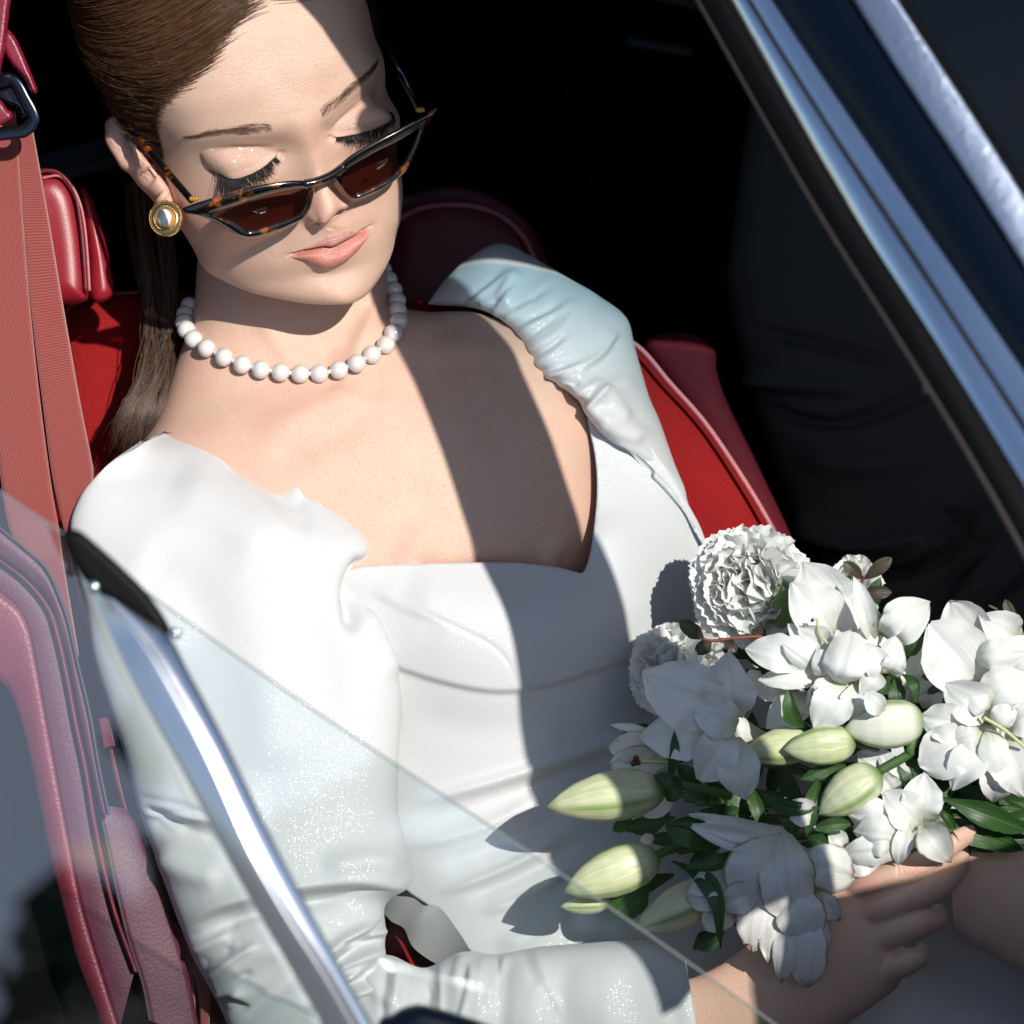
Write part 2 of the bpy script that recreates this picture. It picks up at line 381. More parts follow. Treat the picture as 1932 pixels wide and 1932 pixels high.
# tortoiseshell
k = NT('tortoiseshell'); f = k.ramp(k.noise(85, 3, .6), [(.48, (.004, .004, .005)), (.56, (.02, .008, .004)), (.63, (.26, .07, .010)), (.8, (.42, .13, .018))])
k.p(Base_Color=f, Roughness=.12, Coat_Weight=1.0, Coat_Roughness=.03, Specular_IOR_Level=.6); TORT = k.m
def glassy(name, tint, refl, rcol=(1, 1, 1), rough=0.0, dirt=None, fres=True):
    k = NT(name); tr = k.n('BsdfTransparent', Color=C3(*tint)); gl = k.n('BsdfGlossy', Color=C3(*rcol), Roughness=rough)
    fr = k.n('Fresnel', IOR=1.5).outputs[0]
    fac = k.math('MAXIMUM', k.math('MULTIPLY', fr, 1.0 if fres else 0.0), refl)
    mx = k.n('MixShader'); k.t.links.new(fac, mx.inputs[0]); k.t.links.new(tr.outputs[0], mx.inputs[1]); k.t.links.new(gl.outputs[0], mx.inputs[2])
    last = mx
    if dirt:
        df = k.n('BsdfDiffuse', Color=C3(.6, .62, .62)); m2 = k.n('MixShader')
        k.t.links.new(k.math('MULTIPLY', k.ramp(k.noise(9, 6, .6), [(.45, (0, 0, 0)), (.8, (1, 1, 1))]), dirt), m2.inputs[0]); k.t.links.new(mx.outputs[0], m2.inputs[1]); k.t.links.new(df.outputs[0], m2.inputs[2]); last = m2
    k.t.links.new(last.outputs[0], k.o.inputs[0]); return k.m
LENS = glassy('brown_lens', (.20, .095, .072), .06)
# petals: thin white translucent tissue with veins
def petalmat(name, base, tcol, brown=0.0, tr=.17):
    k = NT(name); u = k.attr('pu'); v = k.attr('pv')
    vein = k.n('TexNoise', Vector=k.n('CombineXYZ', X=k.math('MULTIPLY', v, 26.0), Y=k.math('MULTIPLY', u, 2.2), Z=k.n('ObjectInfo').outputs['Random']).outputs[0], Scale=1.0, Detail=3.0).outputs['Fac']
    col = k.mix(k.ramp(u, [(.0, (1, 1, 1)), (.38, (0, 0, 0))]), base, (.62, .66, .42))
    col = k.mix(k.math('MULTIPLY', k.ramp(vein, [(.45, (0, 0, 0)), (.7, (1, 1, 1))]), .6), col, [c*f_ for c, f_ in zip(base, (.82, .84, .78))])
    if brown:
        e = k.math('MAXIMUM', k.math('ABSOLUTE', v), k.math('SUBTRACT', k.math('MULTIPLY', u, 1.0), .0))
        nz = k.math('ADD', e, k.math('MULTIPLY', k.math('SUBTRACT', k.noise(55, 4, .7), .5), .30))
        col = k.mix(k.math('MULTIPLY', k.ramp(nz, [(.90, (0, 0, 0)), (.99, (1, 1, 1))]), brown), col, (.30, .19, .09))
        cr_ = k.n('TexVoronoi', Vector=k.mix(.02, k.coord(), k.noise(60, 3, out='Color')), Scale=42.0, feature='DISTANCE_TO_EDGE').outputs['Distance']
        col = k.mix(k.math('MULTIPLY', k.ramp(cr_, [(.0, (1, 1, 1)), (.03, (0, 0, 0))]), brown*.10), col, (.42, .33, .24))
    k.p(Base_Color=col, Roughness=.5, Specular_IOR_Level=.35, Normal=k.bump(k.math('ADD', k.math('MULTIPLY', vein, .5), k.math('MULTIPLY', k.noise(60, 2), 1.5)), .35, .002))
    t = k.n('BsdfTranslucent', Color=C3(*tcol)); mx = k.n('MixShader'); mx.inputs[0].default_value = tr
    k.t.links.new(k.b.outputs[0], mx.inputs[1]); k.t.links.new(t.outputs[0], mx.inputs[2]); k.t.links.new(mx.outputs[0], k.o.inputs[0]); return k.m
PETAL = petalmat('lily_petal', (.87, .87, .85), (.85, .85, .80))
WILT = petalmat('wilted_petal', (.78, .78, .75), (.7, .7, .62), 1.0, .15)
CARN = petalmat('carnation_petal', (.90, .90, .88), (.92, .92, .88), 0, .20)
k = NT('bud_skin'); r = k.attr('ridge'); u = k.attr('pu')
vein = k.n('TexNoise', Vector=k.n('CombineXYZ', X=k.math('MULTIPLY', k.attr('pv'), 30.0), Y=k.math('MULTIPLY', u, 3.0)).outputs[0], Scale=1.0, Detail=3.0).outputs['Fac']
cb = k.mix(k.ramp(vein, [(.4, (0, 0, 0)), (.7, (1, 1, 1))]), (.62, .66, .40), (.44, .52, .22))
cb = k.mix(k.attr('pale'), cb, (.78, .77, .68))
cb = k.mix(k.math('MULTIPLY', r, .9), cb, (.19, .30, .07)); cb = k.mix(k.ramp(u, [(.0, (1, 1, 1)), (.16, (0, 0, 0))]), cb, (.12, .22, .05)); cb = k.mix(k.ramp(u, [(.9, (0, 0, 0)), (1, (1, 1, 1))]), cb, (.16, .26, .08))
k.p(Base_Color=cb, Roughness=.38, Normal=k.bump(vein, .3, .001), Subsurface_Weight=.1, Subsurface_Scale=.003); BUD = k.m
def leafmat(name, a, b, vein=(.10, .16, .05)):
    k = NT(name); v = k.attr('pv'); u = k.attr('pu')
    st = k.n('TexNoise', Vector=k.n('CombineXYZ', X=k.math('MULTIPLY', v, 14.0), Y=k.math('MULTIPLY', u, 1.0)).outputs[0], Scale=1.0, Detail=2.0).outputs['Fac']
    c = k.mix(st, a, b); c = k.mix(k.ramp(k.math('ABSOLUTE', v), [(0, (1, 1, 1)), (.07, (0, 0, 0))]), c, vein)
    k.p(Base_Color=c, Roughness=.33, Normal=k.bump(st, .4, .001), Specular_IOR_Level=.5)
    t = k.n('BsdfTranslucent', Color=C3(.06, .16, .02)); mx = k.n('MixShader'); mx.inputs[0].default_value = .18
    k.t.links.new(k.b.outputs[0], mx.inputs[1]); k.t.links.new(t.outputs[0], mx.inputs[2]); k.t.links.new(mx.outputs[0], k.o.inputs[0]); return k.m
LEAF = leafmat('green_leaf', (.022, .065, .018), (.05, .12, .03))
SPRIG = leafmat('reddish_leaf', (.055, .06, .035), (.085, .06, .045), (.22, .09, .07))
STEM = plain('green_stem', (.07, .14, .04), .45, nz=(80, .2))
STIG = plain('maroon_stigma', (.10, .012, .02), .4, nz=(700, .5))
FIL = plain('pale_filament', (.55, .60, .30), .5, nz=(300, .1))
# car
PAINT = plain('dark_blue_paint', (.0015, .004, .010), .22, 0, .25, .0, nz=(220, .02))
CHROME = plain('chrome', (.82, .86, .92), .09, 1.0, nz=(26, .12, .004))
k = NT('dusty_chrome'); k.p(Base_Color=k.mix(k.noise(300, 5, .7), (.33, .39, .52), (.50, .57, .70)), Metallic=.85, Roughness=.34, Normal=k.bump(k.noise(260, 5, .7), .5, .002)); DUSTY = k.m
RUBBER = plain('black_rubber', (.003, .003, .003), .5, spec=.12, nz=(300, .2)); LINING = plain('cabin_shade_black', (.003, .003, .003), .9, spec=.1, nz=(200, .3)); DARKTRIM = plain('dark_grey_vinyl', (.022, .030, .030), .55, nz=(400, .3))
LEATHER = plain('red_leather', (.26, .010, .020), .36, nz=(1100, .2, .0005), var=.12)
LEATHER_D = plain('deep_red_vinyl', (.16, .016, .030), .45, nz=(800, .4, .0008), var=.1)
TRIMPINK = plain('grained_red_vinyl', (.24, .032, .055), .40, nz=(560, .45, .0009), var=.15)
TRIMDK = plain('plum_vinyl', (.11, .018, .045), .5, nz=(560, .3, .0008), var=.1)
SEATC = plain('red_velour', (.33, .012, .013), .85, spec=.2, nz=(1300, 1.0, .0014), var=.45)
PIPING = plain('pink_piping', (.55, .18, .19), .5, nz=(700, .5, .001))
k = NT('woven_belt'); cx = k.n('SeparateXYZ', Vector=k.coord())
wv = k.n('TexWave', Vector=k.n('CombineXYZ', X=k.attr('pv'), Y=k.attr('pu')).outputs[0], Scale=3.6, Distortion=.5, bands_direction='X'); w2 = k.n('TexWave', Vector=k.n('CombineXYZ', X=k.attr('pv'), Y=k.attr('pu')).outputs[0], Scale=13.0, Distortion=1.0, bands_direction='Y')
h = k.math('ADD', wv.outputs['Fac'], k.math('MULTIPLY', w2.outputs['Fac'], .8))
k.p(Base_Color=k.mix(k.math("MULTIPLY", h, .6), (.15, .010, .014), (.56, .13, .11)), Roughness=.5, Normal=k.bump(h, .6, .0012), Sheen_Weight=.3); BELT = k.m
GUIDE = plain('dark_steel', (.05, .06, .08), .22, .9, nz=(60, .1)); STEEL = plain('bright_steel', (.6, .65, .68), .2, 1.0, nz=(60, .1)); PLUM = plain('plum_plastic', (.20, .012, .035), .35, nz=(500, .2)); STOP = plain('clear_plum_plastic', (.18, .03, .06), .2, coat=.5, nz=(90, .3))
GLASS = glassy('side_window_glass', (.89, .965, .95), .19, (1, 1, 1), 0.0, .05); WSCREEN = glassy('tinted_windscreen', (.93, .97, .97), .04, fres=False)
_t = WSCREEN.node_tree; _a = _t.nodes.new('ShaderNodeAttribute'); _a.attribute_name = 'band'; _r = _t.nodes.new('ShaderNodeMapRange'); _r.inputs[1].default_value = 60; _r.inputs[2].default_value = 330; _m = _t.nodes.new('ShaderNodeMix'); _m.data_type = 'RGBA'
_t.links.new(_a.outputs['Fac'], _r.inputs[0]); _t.links.new(_r.outputs[0], _m.inputs[0]); _m.inputs[6].default_value = (.40, .62, .72, 1); _m.inputs[7].default_value = (.93, .97, .97, 1)
_t.links.new(_m.outputs[2], [n for n in _t.nodes if n.type == 'BSDF_TRANSPARENT'][0].inputs[0])
SUIT = plain('charcoal_wool', (.125, .120, .108), .8, spec=.3, nz=(1200, .5, .001), var=.2)
SKIN2 = plain('passenger_skin', (.52, .33, .24), .5, nz=(900, .2)); DARKHAIR = plain('dark_hair', (.02, .013, .01), .5, nz=(500, .6))  # SKIN2 is the second passenger's own even skin colour
NAIL = plain('nail_varnish', (.74, .46, .38), .15, coat=.6, nz=(40, .05))
ASPHALT = plain('asphalt', (.05, .05, .052), .9, nz=(60, .6, .004), var=.25); BARK = plain('bark', (.06, .045, .035), .9, nz=(14, .8, .02), var=.3)
k = NT('tree_leaves'); k.p(Base_Color=k.mix(k.n('ObjectInfo').outputs['Random'], (.03, .055, .02), (.05, .08, .03)), Roughness=.6); TREELEAF = k.m
# ------------------------------------------------------------------ head of the bride (millimetres, x to her left, y up, z forward)
HA = (math.radians(13.4), math.radians(38.6), math.radians(14.5)); HS = 3.48; HT = (561.0, -260.3)
def eul(y, p, r):
    Ry = np.array([[math.cos(y), 0, math.sin(y)], [0, 1, 0], [-math.sin(y), 0, math.cos(y)]])
    Rx = np.array([[1, 0, 0], [0, math.cos(p), -math.sin(p)], [0, math.sin(p), math.cos(p)]])
    Rz = np.array([[math.cos(r), -math.sin(r), 0], [math.sin(r), math.cos(r), 0], [0, 0, 1]])
    return Rz@Rx@Ry
HR = eul(*HA)
def h2u_raw(X):
    Q = np.asarray(X, float)@HR.T*HS; k = FD/(FD-Q[..., 2])
    return np.stack([966+(Q[..., 0]+HT[0]-966)*k, 966-(Q[..., 1]+HT[1]+966)*k, Q[..., 2]], -1)
def gs(x, s): return np.exp(-(x/s)**2)
def sst(a, b, x): t = np.clip((x-a)/(b-a), 0, 1); return t*t*(3-2*t)
yk = [-117, -115, -112, -107, -100, -90, -75, -60, -40, -20, 0, 20, 40, 60, 80, 95, 108, 116, 120]
HWk = [3, 18, 28, 36, 43, 48.5, 54.5, 59, 64.5, 68.5, 71, 74, 76.5, 76, 71, 61, 45, 24, 3]
ZFk = [-16, -5, 2, 7.5, 9.5, 7.5, 9, 10, 8, 4, 3.5, 8, 8.5, 2, -12, -29, -50, -72, -85]
ZBk = [-22, -40, -56, -72, -84, -100, -118, -130, -150, -168, -180, -186, -188, -184, -173, -158, -138, -112, -90]
ZCk = [-18, -24, -30, -38, -46, -55, -62, -66, -68, -70, -74, -80, -86, -88, -90, -90, -90, -90, -88]
def hint(y, k): return np.interp(y, yk, k)
def smooth1(a, n):
    for _ in range(n): a = np.r_[a[:1], (a[:-2]+2*a[1:-1]+a[2:])/4, a[-1:]]
    return a
_yy = np.linspace(-117, 120, 475)
_T = {n: smooth1(np.interp(_yy, yk, k), 90) for n, k in (('w', HWk), ('f', ZFk), ('b', ZBk), ('c', ZCk))}
for n, k in (('w', HWk), ('f', ZFk), ('b', ZBk), ('c', ZCk)):
    e = sst(-104, -117, _yy)+sst(110, 120, _yy); _T[n] = _T[n]*(1-e)+np.interp(_yy, yk, k)*e
def hsec(n, y): return np.interp(y, _yy, _T[n])
# mouth curves
def ym(x): return -71.9-.5*np.cos(x/24*np.pi)+1.9*(np.abs(x)/25)**2+.5*gs(x, 4)*-1
def yu(x):
    a = np.abs(x); return np.interp(a, [0, 2, 5, 10, 16, 21, 25], [-67.4, -66.9, -66.1, -67.2, -69.0, -70.0, -70.15])
def yl(x):
    a = np.abs(x); return np.interp(a, [0, 4, 8, 13, 18, 22, 25], [-83.2, -83.1, -82.4, -80.0, -76.4, -73.2, -70.6])
# eyes: closed, lashes down
def ylash(x):
    a = np.abs(x); return np.interp(a, [13, 15.5, 18, 22, 27, 32, 37, 42, 46], [.5, -.6, -2.8, -6.0, -9.0, -10.6, -11.0, -10.2, -8.6])
def ycrease(x):
    a = np.abs(x); return np.interp(a, [14, 18, 23, 28, 33, 38, 43, 48], [3.0, 5.4, 7.4, 8.2, 7.8, 6.0, 2.6, -2.0])
EYEC = (30.0, -4.2, -13.6); EYER = 14.6
def facez(x, y, z):
    """relief of the features on the base skull"""
    a = np.abs(x); dz = np.zeros_like(z)
    dz += 1.7*gs(a-27, 16)*gs(y-21, 9)+1.2*gs(x, 12)*gs(y-22, 10)            # brow ridge
    dz -= 3.5*gs(a-28, 15)*gs(y-4, 10)                                       # sockets
    dz -= 2.4*gs(a-16, 7)*gs(y-4, 9)
    dz += 3.2*gs(a-42, 15)*gs(y+30, 15)+1.5*gs(a-26, 14)*gs(y+20, 10)          # cheeks
    dz -= 1.4*gs(a-34, 10)*gs(y+58, 14); dz += 2.4*gs(a-31, 13)*gs(y+15, 6); dz += 2.5*gs(x, 16)*gs(y+60, 9)
    # nose
    h = np.interp(y, [-64, -60, -57, -54, -51, -48, -45, -42, -39.5, -36, -30, -22, -12, -3, 6, 15, 24], [0, .3, 1.2, 3.4, 7.0, 10.6, 13.2, 14.6, 15.0, 14.9, 13.6, 11.4, 8.6, 6.2, 4.6, 2.4, 0])
    w = np.interp(y, [-58, -50, -42, -34, -22, -8, 6, 20], [11.0, 11.0, 10.4, 9.0, 7.9, 7.4, 7.6, 9.5])
    dz += h*(.74*gs(x, w)+.26*gs(x, w*1.8))
    dz += 6.2*np.exp(-(x/9.2)**2-((y+43.2)/7.6)**2)
    dz += 5.6*np.exp(-((a-11.6)/4.8)**2-((y+46.8)/5.4)**2)                      # wings
    dz -= .8*np.exp(-((np.hypot((a-11.6), (y+46.8)*.92)-8.4)/2.0)**2)*sst(8, 15, a)*sst(-53, -46, y)
    dz -= 5.5*np.exp(-((a-6.3)/3.0)**2-((y+51.6)/1.9)**2)                      # nostrils
    dz -= 1.0*gs(x, 2.6)*gs(y+60, 5)                                           # philtrum
    dz -= 1.5*np.exp(-(((a-24)-(-(y+50)*.32))/4)**2)*sst(-72, -58, y)*sst(-40, -50, y)*.7
    # mouth
    dz += 4.2*gs(x, 21)*gs(y+74, 12)
    win = sst(26, 21, a); Y = ym(x); up = yu(x); lo = yl(x)
    tu = np.clip((y-Y)/np.maximum(up-Y, .5), 0, 1); tl = np.clip((Y-y)/np.maximum(Y-lo, .5), 0, 1)
    th = np.sqrt(np.clip(1-(a/25.5)**2, 0, 1))
    dz += 2.1*th*np.where(y >= Y, np.sin(np.pi*tu**.75)**.75, 0)+4.3*th*np.where(y < Y, np.sin(np.pi*tl**.72)**.8, 0)
    dz += .5*gs(x, 6)*gs(y+70.4, 2.6)+.7*gs(a-7, 5)*gs(y+77.5, 3)
    dz -= 3.4*gs(y-Y, 1.05)*sst(27.5, 22, a)
    dz -= .7*gs(a-27, 3.4)*gs(y+70.3, 4.0)
    dz -= 2.3*gs(x, 13)*gs(y+89.5, 4.6)
    dz += 4.0*gs(x, 13)*gs(y+103, 9)
    z = z+dz
    # eyeball under the closed lid
    rr = EYER**2-(a-EYEC[0])**2*.86-(y-EYEC[1])**2
    ball = EYEC[2]+np.sqrt(np.maximum(rr, 0)); m = rr > 0
    kk = 7.0; hh = np.clip(.5+.5*(ball-z)/kk, 0, 1); zb = z*(1-hh)+ball*hh+kk*hh*(1-hh)
    z = np.where(m, zb, z)
    inx = sst(13.5, 18, a)*sst(46, 36, a)
    z -= .7*gs(y-ycrease(x), 1.4)*inx*sst(16,26,a)
    z += .35*inx*gs((y-ycrease(x))-3.4, 2.6)
    L = ylash(x); z += .7*inx*(sst(L-.5, L+.5, y)*sst(L+6, L+1, y)); z -= .35*inx*gs(y-(L-1.2), 1.0)
    z -= 1.6*gs(a-14.5, 2.2)*gs(y-.2, 2.0)
    return z
def frontz(x, y):
    """skin height in front of (x, y)"""
    w = hsec('w', y); s = np.clip(np.abs(x)/w, 0, .999)
    z = hsec('c', y)+(hsec('f', y)-hsec('c', y))*np.sqrt(1-s**2.15)
    return facez(x, y, z)
# landmarks pulled onto the sitter's own proportions
LM = [((-16, 0), c1(990, 775)), ((16, 0), c1(1275, 688)), ((-44, -9), c1(708, 878)), ((-30, -10.6), c1(830, 895)), ((-22, -6.8), c1(925, 850)), ((30, -10.6), c1(1420, 672)), ((42, -10), c1(1530, 600)), ((22, -6.8), c1(1340, 690)),
      ((-30, 8.6), c1(760, 740)), ((-43, 4), c1(610, 770)), 
      ((0, 8), c1(1140, 700)), ((0, -15), c1(1190, 830)), ((0, -42), c1(1262, 1062)), ((0, -54), c1(1222, 1148)), ((-15, -47), c1(1140, 1098)), ((15, -47), c1(1356, 1010)),
      ((-25.3, -70.4), c1(1052, 1292)), ((25.3, -70.4), c1(1462, 1148)), ((0, -73.4), c1(1262, 1243)), ((0, -66.8), c1(1290, 1168)), ((-5, -65.4), c1(1262, 1172)), ((5, -65.4), c1(1330, 1152)), ((0, -83.2), c1(1262, 1345)), ((-13, -80.3), c1(1150, 1325)), ((13, -80.3), c1(1390, 1268)),
      ((0, -112), c1(1300, 1530)), ((-28, -106), c1(1060, 1500)), ((26, -106), c1(1440, 1445)), ((-20, 22), c1(930, 640)), ((-44, 21), c1(590, 690)), ((24, 22), c1(1260, 540)), ((40, 21), c1(1470, 375)), ((0, 68), c1(880, 90)), ((-45, 60), c1(440, 330)), ((0, 40), c1(1000, 380)), ((-62, 0), c1(450, 760)), ((-60, -45), c1(560, 1120)), ((45, 60), c1(1340, 20))]
_x = np.array([l[0] for l in LM], float); _z = frontz(_x[:, 0], _x[:, 1]); _src = h2u_raw(np.c_[_x, _z])
_tgt = np.array([l[1][:2] for l in LM]); _dl = _tgt-_src[:, :2]
0 and print('landmark shifts', [(tuple(map(int, a)), tuple(map(int, d))) for a, d in zip(_x, _dl)])
_anch = np.array([h2u_raw(np.array(p, float)) for p in ((-76, 20, -95), (76, 20, -95), (0, 118, -90), (60, 95, -90), (-60, 95, -90), (0, 20, -186), (-60, -40, -110), (55, -60, -70), (71, 0, -70), (60, -30, -60))])
_warp = tps_fit(np.concatenate([_src[:, :2]+0, _anch[:, :2]]), np.concatenate([_dl, np.zeros((len(_anch), 2))]), lam=.02)
# outline corrections (cheeks and jaw)
_pairs = [((728, 200), 745), ((724, 260), 751), ((717, 330), 757), ((721, 370), 761), ((723, 420), 754), ((720, 470), 740), ((702, 525), 717), ((675, 565), 685),
          ((344, 410), 330), ((392, 470), 364), ((441, 510), 388), ((477, 535), 434), ((528, 560), 496), ((588, 575), 570)]
_ps = np.array([p[0] for p in _pairs]+[t for t in _tgt if 480 < t[0] < 706 and t[1] < 520]+[(150, 100), (300, -100), (500, -100), (720, 40), (700, -100)], float)
_pd = np.zeros_like(_ps); _pd[:len(_pairs), 0] = [p[1]-p[0][0] for p in _pairs]
_warp2 = tps_fit(_ps, _pd, lam=.01)
def h2u(X):
    """head millimetres -> modelling units, with the sitter's proportions"""
    u = h2u_raw(X); X = np.asarray(X, float); wgt = sst(-130, -60, X[..., 2])[..., None]
    u = u.copy(); u[..., :2] += _warp(u[..., :2])*wgt; u[..., :2] += _warp2(u[..., :2])*wgt
    u[..., 2] = np.where(u[..., 2] > -600, u[..., 2], u[..., 2])*.80-20; return u
def onface(x, y, off=0.0):
    x = np.asarray(x, float); y = np.asarray(y, float); return h2u(np.stack([x, y, frontz(x, y)+off], -1))
# head shell
ys = np.concatenate([np.linspace(-116.8, -100, 40), np.linspace(-99.6, 45, 330), np.linspace(46, 119.8, 80)])
tf = np.linspace(-np.pi/2, np.pi/2, 380); tb = np.linspace(np.pi/2, 3*np.pi/2, 70)[1:-1]
tt = np.concatenate([np.sign(tf)*np.abs(tf/(np.pi/2))**1.0*(np.pi/2), tb])
Y, Tt = np.meshgrid(ys, tt, indexing='ij')
w, zf, zb, zc = (hsec(n, Y) for n in 'wfbc')
sx = np.sin(Tt); X = w*sx; cf = np.cos(Tt)
Z = np.where(cf >= 0, zc+(zf-zc)*np.sqrt(np.maximum(1-np.abs(sx)**2.15, 0)), zc+(zb-zc)*(-cf))
Zf = facez(X, Y, Z); blend = sst(.0, .22, cf); Z = Z*(1-blend)+Zf*blend
HV = np.stack([X, Y, Z], -1).reshape(-1, 3)
fx, fy, fr = HV[:, 0], HV[:, 1], (cf.ravel() > .05)
ax = np.abs(fx)
m_l = fr*sst(25.4, 20.5, ax)*np.where(fy >= ym(fx), sst(yu(fx)+.6, yu(fx)-.7, fy), sst(yl(fx)-.9, yl(fx)+.7, fy))
m_b = fr*(.55*gs(ax-42, 20)*gs(fy+34, 17)+.75*gs(fx, 13)*gs(fy+44, 9)+.25*gs(fx, 14)*gs(fy+102, 10)+.25*gs(ax-30, 14)*gs(fy-3, 9))
m_s = fr*(.9*gs(ax-6.3, 2.8)*gs(fy+51.6, 2.0)+1.25*gs(fy-ym(fx), 1.05)*sst(26.5, 19, ax)+.42*gs(fy-ycrease(fx)-.5, 3.2)*sst(20, 34, ax)*sst(52, 44, ax)+.3*gs(ax-43, 9)*gs(fy-3, 8)+.26*gs(fy-(21.5-.011*(ax-33)**2*.6), 2.8)*sst(15, 20, ax)*sst(52, 44, ax))  # nostril and mouth-line shade painted in, plus eye make-up and brow tint
m_e = fr*sst(14.5, 18, ax)*sst(47.5, 45, ax)*sst(ylash(fx)-1.1, ylash(fx)-.3, fy)*sst(ylash(fx)+1.5, ylash(fx)+.7, fy)
m_g = fr*(gs(ax-27, 10)*gs(fy-1, 6.5))
m_h = fr*(gs(fx, 26)*gs(fy-46, 24)+1.0*gs(fx, 6)*sst(-52, -40, fy)*sst(10, 0, fy)+.5*gs(ax-44, 14)*gs(fy+24, 10))
UV = h2u(HV)
body = MB()
nH = len(HV)
m_u = m_l*(fy > ym(fx))
head_attr = np.stack([m_l, m_b, m_s, m_e, m_g, m_h, m_u], 1)
# ------------------------------------------------------------------ the bride: body, hair, brows, lashes
bride = thing('person', 'bride in a white puff sleeved dress sitting in the red car seat', 'person', (900, 1700, -400))
torso_rows = [(392, 330, 712, 320, -520, -520, 160, -120), (385, 410, 716, 390, -505, -510, 160, -120), (372, 500, 728, 470, -490, -500, 156, -120), (367, 570, 731, 540, -485, -500, 152, -120), (356, 622, 742, 575, -480, -505, 150, -130), (332, 685, 800, 588, -465, -515, 150, -140), (296, 790, 905, 592, -445, -520, 160, -150),
              (240, 880, 1030, 650, -415, -515, 182, -160), (235, 965, 1122, 780, -395, -500, 200, -180), (260, 1060, 1140, 900, -385, -490, 212, -200), (300, 1150, 1148, 1005, -380, -485, 215, -200), (330, 1270, 1150, 1120, -400, -490, 150, -200), (380, 1400, 1180, 1260, -420, -490, 110, -200)]
skinf = [('r', [(480, 845), (560, 790), (640, 752), (720, 733)], 30, 7), ('r', [(505, 885), (600, 832), (700, 785)], 30, -5), ('r', [(1010, 690), (930, 660), (850, 655), (790, 690)], 24, 9), ('r', [(640, 715), (690, 735), (730, 745)], 14, -5),
         ('r', [(718, 525), (700, 600), (676, 660), (664, 715)], 15, 12), ('r', [(470, 560), (520, 640), (572, 700)], 20, 6), ('r', [(612, 640), (622, 700), (640, 740)], 20, -9), 
         ('r', [(900, 1060), (905, 1150)], 24, -16), ('r', [(735, 1080), (790, 1100)], 70, 16), ('r', [(1010, 1060), (1050, 1080)], 60, 10)]
TV = loft(torso_rows, 260, 150, p=.78, fl=skinf)
body.add(UV, gridF(len(ys), len(tt), cv=True)); nA = [head_attr]
body.add(TV.reshape(-1, 3), gridF(260, 150, cv=True)); z6 = np.zeros((260*150, 7)); z6[:, 1] = .22*np.clip(waves(TV.reshape(-1, 3)[:, :2], 3, 60), 0, 1); nA.append(z6)
# ear on the near side
ea = [(-72, 18, -86), (-74, -20, -80)]; eu = h2u(np.array(ea, float)); ED = float(eu[:, 2].mean())
0 and print('ear depth', eu, 'chin', h2u(np.array([0, -112., 0])), 'nose', onface(0, -42), 'brow', onface(0, 21))
e_rows = [tuple(c1(150, 590)[:2])+tuple(c1(205, 590)[:2]), tuple(c1(126, 625)[:2])+tuple(c1(255, 640)[:2]), tuple(c1(138, 690)[:2])+tuple(c1(300, 720)[:2]), tuple(c1(180, 770)[:2])+tuple(c1(345, 800)[:2]), tuple(c1(232, 850)[:2])+tuple(c1(395, 870)[:2]), tuple(c1(290, 930)[:2])+tuple(c1(440, 935)[:2]), tuple(c1(345, 985)[:2])+tuple(c1(460, 985)[:2]), tuple(c1(385, 1030)[:2])+tuple(c1(470, 1015)[:2]), tuple(c1(425, 1050)[:2])+tuple(c1(465, 1040)[:2])]
e_rows = [r+(ED-20, ED+18, 34, -20) for r in e_rows]
ef = [('r', [c1(165, 625)[:2], c1(160, 690)[:2], c1(215, 790)[:2], c1(275, 880)[:2]], 9, 13), ('r', [c1(205, 660)[:2], c1(215, 720)[:2], c1(262, 800)[:2]], 9, -22), ('r', [c1(250, 690)[:2], c1(285, 770)[:2], c1(320, 850)[:2]], 8, 10), ('r', [c1(318, 855)[:2], c1(345, 885)[:2], c1(375, 915)[:2]], 15, -12), ('r', [c1(390, 990)[:2], c1(425, 1015)[:2]], 16, 10)]
EV = loft(e_rows, 90, 60, p=.8, fl=ef); body.add(EV.reshape(-1, 3), gridF(90, 60, cv=True)); z6 = np.zeros((90*60, 7)); z6[:, 1] = .5; nA.append(z6)
# (hand is added in the bouquet section, then the body is built)

def surf(t, y, off):
    """point of the scalp offset outwards by off mm"""
    w, zf, zb, zc = (hsec(n, y) for n in 'wfbc'); s = np.sin(t); c = np.cos(t)
    y2 = y+np.where(y > 60, off*sst(60, 118, y), 0)
    x = (w+off)*s; z = np.where(c >= 0, zc+(zf+off-zc)*np.sqrt(np.maximum(1-np.abs(s)**2.15, 0)), zc+(zb-off-zc)*(-c))
    return np.stack([x, y2, z], -1)
hl_a = np.radians([0, 20, 35, 48, 58, 66, 74, 82, 92, 105, 180]); hl_y = [69, 68, 62, 49, 31, 11, -8, -24, -24, -30, -52]
hl_r = [77, 78, 70, 60, 44, 24, 2, -20, -24, -30, -52]
hl_y = [77, 62, 54, 41, 23, 1, -22, -34, -30, -32, -52]
def hairline(t): return np.where(t > 0, np.interp(np.abs(t), hl_a, hl_r), np.interp(np.abs(t), hl_a, hl_y))
hy = np.linspace(-60, 119.5, 160); ht = np.linspace(-np.pi, np.pi, 200, endpoint=False)
Yg, Tg = np.meshgrid(hy, ht, indexing='ij'); dh = Yg-hairline(Tg); off = np.clip(dh*.22, -3.0, 6.0)+np.where(dh > 6, .9*np.sin(Yg*.7+Tg*9), 0)
capV = h2u(surf(Tg, Yg, off).reshape(-1, 3)); capF = gridF(160, 200, cv=True); ok = (dh.ravel() > -9)[capF].all(1)
hb = MB(); hb.add(capV, capF[ok], .05)
top = np.concatenate([capV.reshape(160, 200, 3)[-1], h2u(np.array([[0, 124., -88]]))]); hb.add(top, np.array([(200, j, (j+1) % 200, (j+1) % 200) for j in range(200)])[:, :4], .05)
